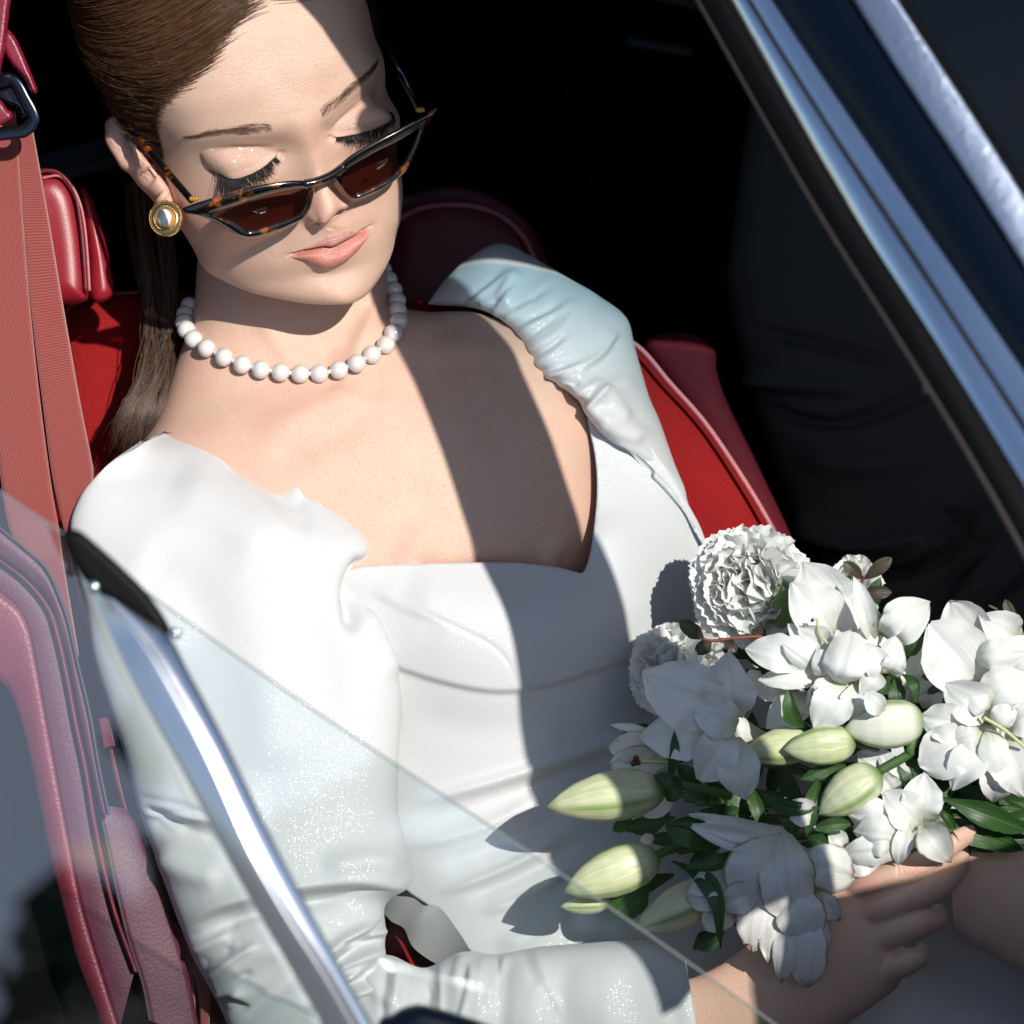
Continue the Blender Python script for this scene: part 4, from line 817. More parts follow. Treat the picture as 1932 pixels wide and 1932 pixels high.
wrist = [(1250, 1862, 1268, 2010, -178, -178, 36, -34), (1330, 1835, 1360, 2012, -168, -164, 44, -38), (1400, 1790, 1450, 1995, -155, -150, 52, -42), (1460, 1735, 1520, 1972, -142, -138, 58, -44), (1520, 1692, 1585, 1940, -132, -132, 62, -44), (1585, 1672, 1645, 1900, -126, -128, 60, -40), (1630, 1675, 1690, 1866, -124, -128, 50, -34), (1660, 1690, 1705, 1840, -126, -130, 28, -20)]
wrist = [w[:4]+(w[4]+BQ*(.8+.03*i), w[5]+BQ*(.8+.03*i))+w[6:] for i, w in enumerate(wrist)]
fing = [([(q[0][0], q[0][1], q[0][2]-46), (q[1][0], q[1][1], q[1][2]-12)]+list(q[2:]), [r[0]*.8]+list(r[1:])) for q, r in fing]
hm = MB()
WV = loft(wrist, 60, 40, p=.9); c0_, c1_ = WV[0].mean(0), WV[-1].mean(0)
hm.add(np.concatenate([WV.reshape(-1, 3), c0_[None], c1_[None]]), gridF(60, 40, cv=True)); base = 0
for j in range(40): hm.F.append((2400, (j+1) % 40, j)); hm.F.append((2401, 59*40+j, 59*40+(j+1) % 40)); hm.M += [0, 0]
for pts, rads in fing:
    p_, r_ = finger(pts, rads); addtube(hm, p_, r_, 18)
# one skin: voxel remesh of palm and fingers, then smoothed
ho = mesh('hand_build', np.concatenate(hm.V), hm.F, SKIN, None, world_space=False)
md = ho.modifiers.new('r', 'REMESH'); md.mode = 'VOXEL'; md.voxel_size = .0010; m2 = ho.modifiers.new('s', 'SMOOTH'); m2.iterations = 16; m2.factor = .5
dg = bpy.context.evaluated_depsgraph_get(); he = ho.evaluated_get(dg).to_mesh()
hv = np.zeros(len(he.vertices)*3, 'f'); he.vertices.foreach_get('co', hv); hv = hv.reshape(-1, 3)+np.array(ho.location)
hf = [tuple(p.vertices) for p in he.polygons]; ho.evaluated_get(dg).to_mesh_clear(); bpy.data.objects.remove(ho)
def W2M(w):
    r = w-CAM; x = r@XC; y = r@YC; z = r@ZC; d = FD+z/U; k_ = (FD-d)/FD; return np.stack([966+x/U/k_, 966-y/U/k_, d], 1)
hm_ = W2M(hv)
zz = np.zeros((len(hm_), 7)); 
for (x, y), r in ((h8(715, 362, 0)[:2], 22), (h8(775, 440, 0)[:2], 22), (h8(890, 260, 0)[:2], 20), (h8(770, 545, 0)[:2], 22), (h8(560, 430, 0)[:2], 30)): zz[:, 1] += .8*np.exp(-((hm_[:, 0]-x)**2+(hm_[:, 1]-y)**2)/r**2)
kn = [('r', [h8(x_-10+o, y_-34, 0)[:2], h8(x_+o+c_, y_, 0)[:2], h8(x_-4+o, y_+34, 0)[:2]], 2.0, -1.9) for x_, y_ in ((690, 372), (765, 440)) for o, c_ in ((-18, -4), (-7, 2), (4, 6), (16, 8), (30, 8))]
hm_[:, 2] += folds(hm_[:, :2], kn)*(hm_[:, 2] > -100+BQ)
n0 = body.n; body.V.append(hm_); body.n += len(hm_); body.A.append(np.zeros(len(hm_))); body.M += [0]*len(hf); nA.append(zz)
for f in hf: body.F.append(tuple(i+n0 for i in f))
A_ = np.concatenate(nA)
body.F = body.F
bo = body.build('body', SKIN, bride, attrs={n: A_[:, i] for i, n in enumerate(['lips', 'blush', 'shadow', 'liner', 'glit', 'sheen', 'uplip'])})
# nail of the index finger
nu_ = np.linspace(-1, 1, 11); nv_ = np.linspace(0, 1, 12); p0_ = np.array(h8(852, 275, -88)); p1_ = np.array(h8(913, 246, -101)); ax_ = nrm(p1_-p0_); sd_ = nrm(np.cross(ax_, [0.15, -.35, 1.])); up_ = np.cross(sd_, ax_); up_ = up_*np.sign(up_[2])
NV = np.array([[p0_+(p1_-p0_)*t_+sd_*(19*math.sin(u_*.72)*(1-.30*max(0, t_-.7)/.3*(abs(u_))))+up_*(20.5*math.cos(u_*.72)-1.2-2.2*t_*t_)+np.array([3.5, -4, 0]) for u_ in nu_] for t_ in nv_]); mesh('nail', NV.reshape(-1, 3), gridF(12, 11), NAIL, bride)
# the other arm, in the shade beyond the bouquet
arm = loft([(1790, 1600, 1800, 1760, -110, -110, 40, -40), (1860, 1590, 1900, 1820, -110, -110, 55, -50), (1960, 1590, 2010, 1880, -110, -110, 60, -50), (2120, 1600, 2160, 1960, -110, -110, 60, -50)], 40, 36)
loftmesh('arm', arm, SKIN, bride)
# ------------------------------------------------------------------ the car
car = thing('car', 'dark blue car with red seats and chrome trimmed windows in which the bride sits', 'car', (966, 2500, -305))
def plane_hit(A, B):
    a = cam3(A); n = np.cross(SUNC, cam3(B)-a)
    def f(px, py):
        r = np.array([px-966, 966-py, -FD]); t = (n@a)/(n@r); return FD+(r*t)[2]
    return f
hitL = plane_hit((776, 330, -120), (905, 1040, -225)); hitR = plane_hit((866, 590, -430), (1108, 1060, -290))
# windscreen pillar: long edges drawn along the real pillar, set at the depth from which its shade falls across the chest
def edge(pts, f, off=0): return [(x, y, f(x, y)+off) for x, y in pts]
seal_l = [(1060, -470), (1190, -215), (1315, 0), (1450, 240), (1562, 432), (1700, 650), (1845, 890), (1960, 1100), (2200, 1560)]
seal_r = [(1112, -470), (1242, -215), (1372, 0), (1500, 225), (1618, 425), (1752, 632), (1905, 880), (2030, 1090), (2260, 1490)]
chr_m = [(1160, -470), (1288, -215), (1412, 0), (1540, 205), (1660, 395), (1798, 600), (1962, 850), (2085, 1050), (2300, 1420)]
chr_r = [(1202, -470), (1330, -215), (1456, 0), (1582, 190), (1706, 372), (1850, 580), (2015, 820), (2150, 1020), (2350, 1340)]
pnt_r = [(1350, -470), (1475, -215), (1610, 0), (1706, 150), (1822, 325), (1955, 535), (2090, 750), (2250, 1000), (2440, 1300)]
dst_r = [(1440, -470), (1560, -215), (1692, 0), (1790, 150), (1905, 330), (2030, 535), (2170, 750), (2330, 1000), (2520, 1300)]
dL = [hitL(*p) for p in seal_l]; dR = [hitR(*p) for p in dst_r]
def mixd(w, bump): return [a*(1-w)+b*w+bump for a, b in zip(dL, dR)]
E_sl = [(x, y, d) for (x, y), d in zip(seal_l, dL)]
def withd(pts, w, bump): return [(x, y, d) for (x, y), d in zip(pts, mixd(w, bump))]
pil = bpy.data.objects.new('windscreen_pillar', None); 
def strip(name, A, B, mat, parent, bulge, back=0, n=80, nw=9):
    V = ribbon(A, B, n, nw, bulge)
    if back:   # closed bar: add a back row
        bk = V[:, ::-1].copy(); bk[..., 2] = np.minimum(V[:, :1, 2], V[:, -1:, 2])-back; V = np.concatenate([V, bk], 1)
        return mesh(name, V.reshape(-1, 3), gridF(n, 2*nw, cv=True), mat, parent)
    return mesh(name, V.reshape(-1, 3), gridF(n, nw), mat, parent)
pillar = strip('windscreen_pillar', withd(chr_r, .36, -6), withd(pnt_r, .74, -6), PAINT, car, 16, 60)
strip('door_seal', E_sl, withd(seal_r, .12, 6), RUBBER, pillar, 10, 50)
strip('seal_lip', [(x-4, y, d-6) for x, y, d in E_sl], [(x+6, y, d+4) for x, y, d in E_sl], plain('brown_flocking', (.10, .075, .065), .7, nz=(400, .4)), pillar, 3, 12)
strip('chrome_moulding', withd(seal_r, .13, 0), withd(chr_m, .24, 8), CHROME, pillar, 5, 30)
strip('chrome_moulding', withd(chr_m, .245, 4), withd(chr_r, .36, 4), CHROME, pillar, 2, 30)
wv_ = [4*math.sin(i*1.9) for i in range(9)]
strip('chrome_streak', [(x-2+a, y, d+2) for (x, y, d), a in zip(withd(chr_m, .245, 9), wv_)], [(x+7+a*1.5, y, d) for (x, y, d), a in zip(withd(chr_m, .25, 9), wv_)], plain('dark_streak', (.03, .032, .036), .35, .6, nz=(60, .1)), pillar, 1, 4)  # thin wavy dark strip laid along the chrome as a streak
strip('windscreen_surround', withd(pnt_r, .745, 4), withd(dst_r, 1.0, 0), DUSTY, pillar, 4, 40)
strip('windscreen_seal', withd(dst_r, 1.0, -4), [(x+22, y, d) for x, y, d in withd(dst_r, 1.0, -22)], RUBBER, pillar, 4, 20)
# windscreen
hitH = plane_hit((930, 472, -480), (1190, 545, -590))
hdr = [(1290, -440), (1560, -235), (1800, -175), (2100, -120), (2500, -60), (3100, 40)]
H = np.array([(x, y, hitH(x, y)) for x, y in hdr])
ws_top = cr(H+np.array([0, 20, -10]), 40); ws_bot = cr(withd(dst_r[1:], 1.0, -10), 40)
ws_b2 = np.array([(5200, 2600, 700)]); ws_t2 = np.array([(5200, 200, 500)])
top2 = np.concatenate([ws_top, cr([tuple(ws_top[-1]), (4200, 140, 560), (5200, 300, 400)], 14)[1:]]); bot2 = np.concatenate([ws_bot, cr([tuple(ws_bot[-1]), (3000, 1157, 1390), (4400, 910, 1100)], 14)[1:]])
ww = np.linspace(0, 1, 24); V = np.stack([bot2*(1-w)+top2*w for w in ww], 1)
bandd = np.linalg.norm(cam3(V)[:, :, None]-cam3(ws_top)[None, None, ::2], axis=-1).min(2)
mesh('windscreen', V.reshape(-1, 3), gridF(len(top2), 24), WSCREEN, car, attrs={'band': bandd.ravel()})
cw = np.array([[(2380, 1120, 1440), (2540, 1292, 1440), (2720, 1262, 1425), (3000, 1160, 1400), (3700, 1040, 1260), (4600, 890, 1080)], [(2420, 1250, 1460), (2540, 1330, 1490), (2720, 1330, 1490), (3000, 1300, 1470), (3700, 1190, 1330), (4600, 1040, 1150)], [(2440, 1500, 1490), (2560, 1600, 1560), (2720, 1640, 1570), (3000, 1640, 1560), (3700, 1560, 1420), (4600, 1440, 1240)], [(2400, 2400, 1300), (2560, 2400, 1330), (2720, 2400, 1340), (3000, 2400, 1330), (3700, 2400, 1240), (4600, 2400, 1100)]], float)
mesh('shade_cowl', cw.reshape(-1, 3), gridF(4, 6), PAINT, car, solid=10)  # out of view, added and shaped to shade the hand and lap
# roof: from the side rail and the windscreen header inwards
UPI = np.array([0, -.574, -.819])   # horizontal, across the car, in units (down positive)
rail = [(-900, -120, 640), (-300, -300, 660), (200, -420, 690), (600, -480, 750), (820, -446, 800), (893, -407, 820), (952, -378, 840), (1011, -345, 860), (1093, -304, 880), (1165, -255, 885)]
front = [(x, y, d) for x, y, d in H.tolist()]
fr_ = np.array(rail+front); V = np.stack([fr_+UPI*t+np.array([0, -1, 0])*30*math.sin(min(1, t/600)*1.57)*3 for t in (0, 60, 200, 500, 1000, 1800, 2800)], 1)
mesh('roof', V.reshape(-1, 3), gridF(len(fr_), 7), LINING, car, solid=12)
strip('roof_rail', [(x, y-40, d+10) for x, y, d in rail], rail, PAINT, car, 14, 60)
strip('windscreen_header', [(x, y-46, d+14) for x, y, d in front], front, PAINT, car, 14, 60)
# dark cabin shell: closed walls, the cabin's shade put into their near-black colour
UPW = np.array([0, -.819, .574])
def wall(name, pts, mat, flip=False): return mesh(name, np.array(pts, float), [(0, 1, 2, 3)], mat, car, solid=8)
far = -2600
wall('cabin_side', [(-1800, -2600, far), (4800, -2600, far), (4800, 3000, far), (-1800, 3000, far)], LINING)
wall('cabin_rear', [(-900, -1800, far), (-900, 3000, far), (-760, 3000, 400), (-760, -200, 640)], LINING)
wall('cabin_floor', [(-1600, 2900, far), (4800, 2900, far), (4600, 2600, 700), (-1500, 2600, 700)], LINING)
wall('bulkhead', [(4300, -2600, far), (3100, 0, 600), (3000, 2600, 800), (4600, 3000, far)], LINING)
# rear shelf
sh = ribbon([(20, 322, -760), (120, 292, -790), (240, 262, -830), (420, 230, -900)], [(20, 372, -730), (120, 342, -760), (240, 312, -800), (420, 280, -870)], 40, 7, 12); mesh('rear_shelf', sh.reshape(-1, 3), gridF(40, 7), DARKTRIM, car, solid=14)
# the bride's seat
seat = None
bp1 = [(96, 640), (118, 590), (140, 566), (190, 552), (262, 548), (420, 556), (700, 566), (960, 575), (1110, 600), (1205, 655), (1262, 720), (1332, 800), (1400, 900), (1448, 980), (1484, 1052), (1530, 1180), (1580, 1400), (1620, 1800), (1620, 2300), (150, 2300), (110, 1500)]
seat = pillow('seat', cr(bp1, 150, True), -650, 70, 90, 240, SEATC, car, 9, noise=(4, 70, 3), tilt=(700, 1200, -.03, .06))
pl = [(1130, 612, -620), (1205, 655, -622), (1262, 720, -622), (1332, 800, -622), (1400, 900, -618), (1448, 980, -612), (1484, 1052, -606), (1530, 1180, -305), (1560, 1300, -596)]
m = MB(); addtube(m, cr(pl, 90), 4.8, 10); m.build('piping', PIPING, seat)
pl = [(104, 640, -640), (122, 592, -640), (144, 570, -640), (192, 556, -640), (262, 552, -640)]
m = MB(); addtube(m, cr(pl, 50), 5, 8); m.build('piping', LEATHER, seat)
hr = pillow('headrest', cr([(30, 345), (60, 322), (100, 319), (128, 336), (146, 368), (156, 420), (163, 480), (167, 545), (158, 570), (100, 576), (40, 578)], 90, True), -345, 40, 46, 90, LEATHER, seat, 5, noise=(1.2, 34, 3))
for off, w in (((0, 0), 3.4), ((14, 10), 2.6)):
    m = MB(); addtube(m, cr([(66+off[0], 326+off[1], -309), (100+off[0]*.8, 322+off[1], -305), (126+off[0]*.6, 340+off[1], -303), (143+off[0]*.5, 371+off[1], -303), (152+off[0]*.5, 421, -305), (158+off[0]*.5, 481, -305), (162+off[0]*.5, 548, -309)], 60), w, 8); m.build('seam', LEATHER_D if w > 3 else PIPING, hr)
pillow('headrest_side', cr([(150, 352), (172, 372), (192, 430), (208, 500), (212, 558), (172, 566), (166, 480), (158, 410)], 60, True), -390, 26, 26, 80, LEATHER, seat, 4)
# cushion under the arm, seen through the crook of the elbow
pillow('cushion', cr([(560, 1740), (760, 1745), (800, 1810), (840, 1860), (840, 2100), (560, 2100)], 60, True), -520, 40, 40, 100, SEATC, seat, 8)
# driver's seat headrest, far dark
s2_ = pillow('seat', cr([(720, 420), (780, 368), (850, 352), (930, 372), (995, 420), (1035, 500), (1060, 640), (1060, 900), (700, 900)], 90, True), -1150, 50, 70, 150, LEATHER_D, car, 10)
m = MB(); addtube(m, cr([(740, 420, -1092), (800, 392, -1092), (880, 388, -1092), (950, 412, -1092), (1000, 470, -1092), (1020, 560, -1092)], 60), 5, 8); m.build('piping', PIPING, s2_)
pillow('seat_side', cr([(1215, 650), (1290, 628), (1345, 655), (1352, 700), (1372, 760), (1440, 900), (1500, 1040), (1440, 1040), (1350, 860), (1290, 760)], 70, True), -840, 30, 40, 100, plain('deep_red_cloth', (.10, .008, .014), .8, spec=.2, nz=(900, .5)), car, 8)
pillow('sun_blocker', cr([(2600, -120), (3000, -140), (3400, -90), (3440, 200), (3430, 470), (3000, 500), (2590, 455), (2560, 160)], 60, True), 600, 12, 40, 40, DARKTRIM, car, 20)  # unseen panel added to keep the sun off the suit
# grab handle glints up in the dark
for a, b in (((1185, 78), (1305, 100)), ((1235, -8), (1330, 14))):
    m = MB(); addtube(m, cr([(a[0], a[1], -1650), ((a[0]+b[0])/2, (a[1]+b[1])/2, -1640), (b[0], b[1], -1650)], 20), 9, 10, flat=.6); m.build('grab_handle', DARKTRIM, car)
# --------------------------------------------------------------- seat belt and its guide
belt = bpy.data.objects.new('seat_belt', None)
def beltmesh(name, L, R, mat, parent, n=70, nw=9, bulge=3, wrap=9.0):
    V = ribbon(L, R, n, nw, bulge); pu = np.repeat(np.linspace(0, n/9, n), nw); pv = np.tile(np.linspace(0, wrap, nw), n)/9*3
    return mesh(name, V.reshape(-1, 3), gridF(n, nw), mat, parent, solid=3, attrs={'pu': pu, 'pv': pv})
b1 = beltmesh('seat_belt', [(-40, 208, -225), (-32, 400, -215), (-20, 700, -200), (0, 900, -190), (18, 1000, -185), (60, 1090, -187), (110, 1240, -200)], [(30, 210, -225), (36, 300, -220), (52, 520, -210), (72, 720, -200), (95, 900, -190), (112, 1000, -187), (120, 1060, -189), (150, 1240, -204)], BELT, car)
beltmesh('webbing', [(28, 236, -235), (40, 400, -227), (60, 600, -219), (82, 780, -213), (98, 900, -209), (120, 1000, -211), (142, 1100, -215), (157, 1160, -220), (178, 1250, -225), (196, 1345, -231)], [(62, 242, -239), (90, 400, -233), (122, 590, -227), (152, 760, -221), (172, 860, -219), (177, 900, -221), (168, 980, -225), (165, 1080, -227), (172, 1200, -229), (204, 1340, -233)], BELT, b1)
m = MB(); pth = [(197, 1335, -231), (207, 1400, -233), (222, 1470, -235), (245, 1550, -237), (272, 1625, -240), (300, 1700, -243), (322, 1755, -245)]
addtube(m, cr(pth, 60), np.interp(np.linspace(0, 1, 60), [0, .3, .55, .8, 1], [5, 5, 3.2, 6.5, 9]), 8, flat=.5); m.build('cord', BELT, b1)
for sx in (0, 1):
    a = [(314, 1740, -245), (336, 1790, -247), (341+20*sx, 1830, -247), (342+32*sx, 1880, -245), (356+22*sx, 1940, -243), (360+24*sx, 2000, -241)]; b = [(328, 1740, -245), (352+14*sx, 1785, -245), (362+34*sx, 1830, -245), (368+30*sx, 1880, -243), (372+24*sx, 1940, -241), (386+20*sx, 2000, -239)]
    beltmesh('webbing_loop', a, b, BELT, b1, 40, 7, 4, 3)
bx, bf = box((0, 0, 0), (24, 58, 26)); R_ = math.radians(-10); bx = np.stack([bx[:, 0]*math.cos(R_)-bx[:, 1]*math.sin(R_), bx[:, 0]*math.sin(R_)+bx[:, 1]*math.cos(R_), bx[:, 2]], 1)+np.array([202, 1382, -222])
so = mesh('belt_stop', bx, bf, STOP, b1, smooth=False); bv = so.modifiers.new('b', 'BEVEL'); bv.width = 4*U; bv.segments = 3
# D-shaped guide with its covers
gp = cr([(-30, 165, -120), (20, 150, -112), (48, 190, -112), (62, 218, -114), (60, 232, -116), (46, 246, -118), (24, 250, -120), (-30, 256, -124)], 60); m = MB(); addtube(m, gp, 13, 12, flat=.5); gd_ = m.build('belt_guide', GUIDE, b1)
pillow('guide_plate', [(-30, 110), (10, 140), (40, 175), (58, 215), (40, 222), (30, 200), (0, 190), (-30, 190)], -140, 6, 8, 12, GUIDE, b1, 3)
pillow('guide_cover', cr([(10, 55), (26, 66), (40, 92), (56, 130), (70, 166), (68, 178), (58, 172), (48, 152), (36, 138), (18, 118), (5, 90)], 60, True), -96, 14, 9, 26, PLUM, b1, 3)
pillow('guide_cover', cr([(-20, -40), (24, -40), (18, 20), (10, 90), (2, 130), (-6, 170), (-20, 172)], 50, True), -70, 14, 12, 26, PLUM, b1, 3)
pillow('guide_cover', cr([(-20, 185), (0, 188), (14, 206), (22, 212), (20, 226), (-20, 238)], 40, True), -96, 10, 9, 20, PLUM, b1, 3)
# --------------------------------------------------------------- trim of the door pillar, behind the glass
def cvt(l, d): return [c3b(x, y, d) for x, y in l]
e0 = [(-60, 180), (0, 250), (140, 365), (260, 480), (335, 640), (378, 770), (430, 1000), (490, 1250), (540, 1540), (582, 1740), (590, 1800)]
e1a = [(-60, 370), (0, 405), (150, 515), (262, 645), (322, 790), (370, 960), (400, 1120), (445, 1350), (490, 1550), (530, 1740), (548, 1790)]
e1 = [(-60, 405), (0, 440), (140, 550), (250, 690), (300, 840), (350, 1060), (395, 1300), (450, 1560), (508, 1900), (600, 2300), (720, 2640)]
e2 = [(-60, 560), (0, 600), (100, 690), (155, 810), (195, 1000), (245, 1280), (300, 1580), (360, 1900), (440, 2300), (560, 2700), (640, 2950)]
e3 = [(-60, 1030), (0, 1080), (60, 1150), (125, 1340), (175, 1560), (215, 1760), (255, 1960), (340, 2300), (420, 2600), (500, 2800), (560, 3000)]
e5 = [(588, 1720), (660, 1760), (720, 1830), (770, 1960), (850, 2150), (930, 2400), (1010, 2650), (1060, 2900)]
tr = strip('pillar_trim', cvt(e3, -150), cvt(e2, -132), TRIMPINK, car, 10, 60)
strip('pillar_trim_recess', cvt(e2, -168), cvt(e1, -172), TRIMDK, tr, 3, 40)
strip('trim_piping', cvt([(x-4, y) for x, y in e1], -150), cvt([(x+22, y) for x, y in e1], -150), TRIMPINK, tr, 8, 20)
strip('trim_ridge', cvt(e1a, -150), cvt([(x-14, y) for x, y in e0], -150), TRIMDK, tr, 6, 20)
strip('door_weatherstrip', cvt([(x-16, y) for x, y in e0], -138), cvt(e0, -146), plain('grey_weatherstrip', (.10, .095, .11), .5, nz=(700, .4)), tr, 9, 20)
ea_ = [(520, 1740), (560, 1900), (610, 2150), (680, 2450), (760, 2700), (800, 2900)]
strip('door_card', cvt(ea_, -190), cvt(e5[1:]+[(1080, 3000)], -215), TRIMDK, tr, 3, 40)
strip('door_card_lip', cvt([(x-6, y) for x, y in ea_], -180), cvt([(x+16, y) for x, y in ea_], -182), plain('grey_lip', (.09, .06, .075), .5, nz=(700, .4)), tr, 6, 14)
pillow('dark_window_panel', [(-300, 1180), (40, 1230), (120, 1380), (200, 1700), (280, 2020), (330, 2200), (-300, 2200)], -330, 6, 10, 20, LINING, car, 12)  # near-black panel added in place of the dark window glass
# --------------------------------------------------------------- side window: pane, its chrome channel and black corner
vy = math.radians(0)
def pd(x, y): return 1150-.16*(x-500)-.03*(y-1500)      # the pane leans with the door
ptop = [(-700, 480), (-80, 880), (0, 928), (130, 1015), (300, 1135), (600, 1345), (930, 1562), (1150, 1712), (1400, 1888), (1800, 2180)]
pane_t = np.array([(x, y, pd(x, y)) for x, y in ptop]); pane_b = np.array([(x-300, 2900, pd(x-300, 2900)) for x, y in ptop])
V = np.stack([pane_t*(1-w)+pane_b*w for w in np.linspace(0, 1, 10)], 1)
pane = mesh('window_glass', V.reshape(-1, 3), gridF(len(ptop), 10), GLASS, car)
ed = cr([(x, y, pd(x, y)+2) for x, y in ptop], 80); m = MB(); addtube(m, ed, 1.9, 8); m.build('glass_edge', plain('ground_glass_edge', (.18, .22, .22), .5, nz=(60, .1)), pane)
bl = [(166, 1104), (200, 1180), (250, 1285), (350, 1465), (430, 1620), (500, 1745), (562, 1850), (640, 1990), (700, 2100)]
bm_ = [(176, 1098), (262, 1200), (318, 1285), (400, 1440), (470, 1600), (540, 1725), (620, 1850), (690, 1975), (750, 2090)]
br = [(186, 1100), (306, 1186), (358, 1272), (428, 1405), (512, 1580), (586, 1720), (652, 1840), (718, 1960), (784, 2080)]
def bd(l, o): return [(x, y, 1290+.165*y-.207*x-.00034*(y-1530)**2+o) for x, y in l]
ch = strip('window_channel', bd(bl, -24), bd(bm_, 6), plain('brushed_chrome', (.88, .91, .95), .36, 1.0, nz=(30, .1, .003)), car, 2, 50)
strip('channel_face', bd(bm_, 7), bd(br, 0), plain('satin_chrome', (.80, .82, .86), .27, 1.0, nz=(30, .1, .003)), ch, 5, 40)
V, F = sphereV((176, 1108, 1440), (13, 13, 8), 20, 12); mesh('screw', V, F, STEEL, ch)
V, F = sphereV((330, 1195, 1436), (12, 12, 8), 20, 12); mesh('screw', V, F, STEEL, ch)
pillow('window_corner_seal', cr([(118, 1006), (145, 1000), (172, 1018), (232, 1072), (284, 1126), (322, 1188), (300, 1192), (232, 1148), (170, 1106), (132, 1052)], 60, True), 1380, 12, 16, 30, RUBBER, ch, 4)
pillow('door_shoulder', cr([(706, 1950), (742, 1912), (772, 1897), (812, 1898), (930, 1936), (1050, 1990), (1050, 2200), (650, 2200)], 60, True), 1300, 30, 40, 60, PAINT, car, 6)
# door skin under the window line (below the frame)
mesh('door', np.array([(-900, 2260, 620), (700, 2230, 1250), (2600, 2300, 1180), (4300, 2300, 900), (4300, 5200, 700), (2600, 5300, 900), (700, 5300, 960), (-900, 5200, 500)]), [(0, 1, 6, 7), (1, 2, 5, 6), (2, 3, 4, 5)], PAINT, car, solid=10)
# --------------------------------------------------------------- the second passenger, dark suit
man = thing('person', 'person in charcoal suit sitting in the shade on the far side of the car', 'person', (1750, 1300, -900))
mf = [('r', [(1400, 620), (1550, 650), (1700, 690)], 12, -14), ('r', [(1380, 700), (1500, 730), (1640, 735)], 14, 16), ('r', [(1400, 760), (1560, 800), (1700, 760), (1800, 700)], 12, -16), ('r', [(1480, 1000), (1620, 1080), (1760, 1060), (1860, 980)], 12, -24), ('r', [(1480, 960), (1620, 1030), (1780, 1010)], 22, 16), ('s', [(1760, 940), (1850, 1020), (1800, 1120)], 10, 16, 34), ('r', [(1880, 900), (1820, 980), (1700, 1100)], 12, 18), ('r', [(1900, 1000), (1800, 1090), (1740, 1180)], 12, -20), ('r', [(1960, 1060), (1860, 1130), (1790, 1230)], 14, 18), ('r', [(1700, 1120), (1640, 1220), (1600, 1300)], 18, -14), ('r', [(1500, 860), (1640, 880), (1780, 850)], 30, 10)]
mf = [(f[0], f[1], f[2]*.8, f[3]*3.2)+tuple(f[4:]) for f in mf]
mv = loft([(1500, -60, 2250, -120, -1150, -1250, 120, -120), (1420, 180, 2280, 120, -1080, -1200, 190, -160), (1385, 420, 2290, 380, -1040, -1160, 210, -160), (1372, 540, 2280, 520, -1020, -1130, 220, -160), (1402, 690, 2260, 680, -1000, -1100, 230, -160), (1440, 820, 2240, 800, -990, -1080, 236, -160), (1485, 950, 2230, 900, -980, -1060, 240, -160), (1545, 1060, 2260, 1010, -960, -1040, 236, -160), (1600, 1160, 2320, 1110, -930, -1020, 220, -160), (1660, 1280, 2380, 1230, -900, -1000, 200, -160), (1740, 1420, 2440, 1380, -880, -980, 180, -160), (1800, 1700, 2500, 1700, -860, -960, 160, -160)], 200, 110, p=.7, fl=mf, noise=(4, 60, 2))
mv[..., 2] -= 780
# body first (skin), then its clothes
hdm = MB(); V, F = sphereV((1880, -330, -1960), (165, 235, 190), 32, 24); hdm.add(V, F); addtube(hdm, [(1880, -190, -1970), (1880, -40, -1970)], 110, 20)
hb_ = hdm.build('body', SKIN2, man)
V, F = sphereV((1890, -370, -1985), (172, 225, 195), 32, 24); mesh('hair', V, F, DARKHAIR, man)
loftmesh('suit_jacket', mv, SUIT, man)
# ground under the car, a few trees across the street (mirrored in the glass)
g = mesh('ground', np.array([(-150, -150, 0), (150, -150, 0), (150, 150, 0), (-150, 150, 0)], float), [(0, 1, 2, 3)], ASPHALT, None, smooth=False, world_space=True, kind='structure')
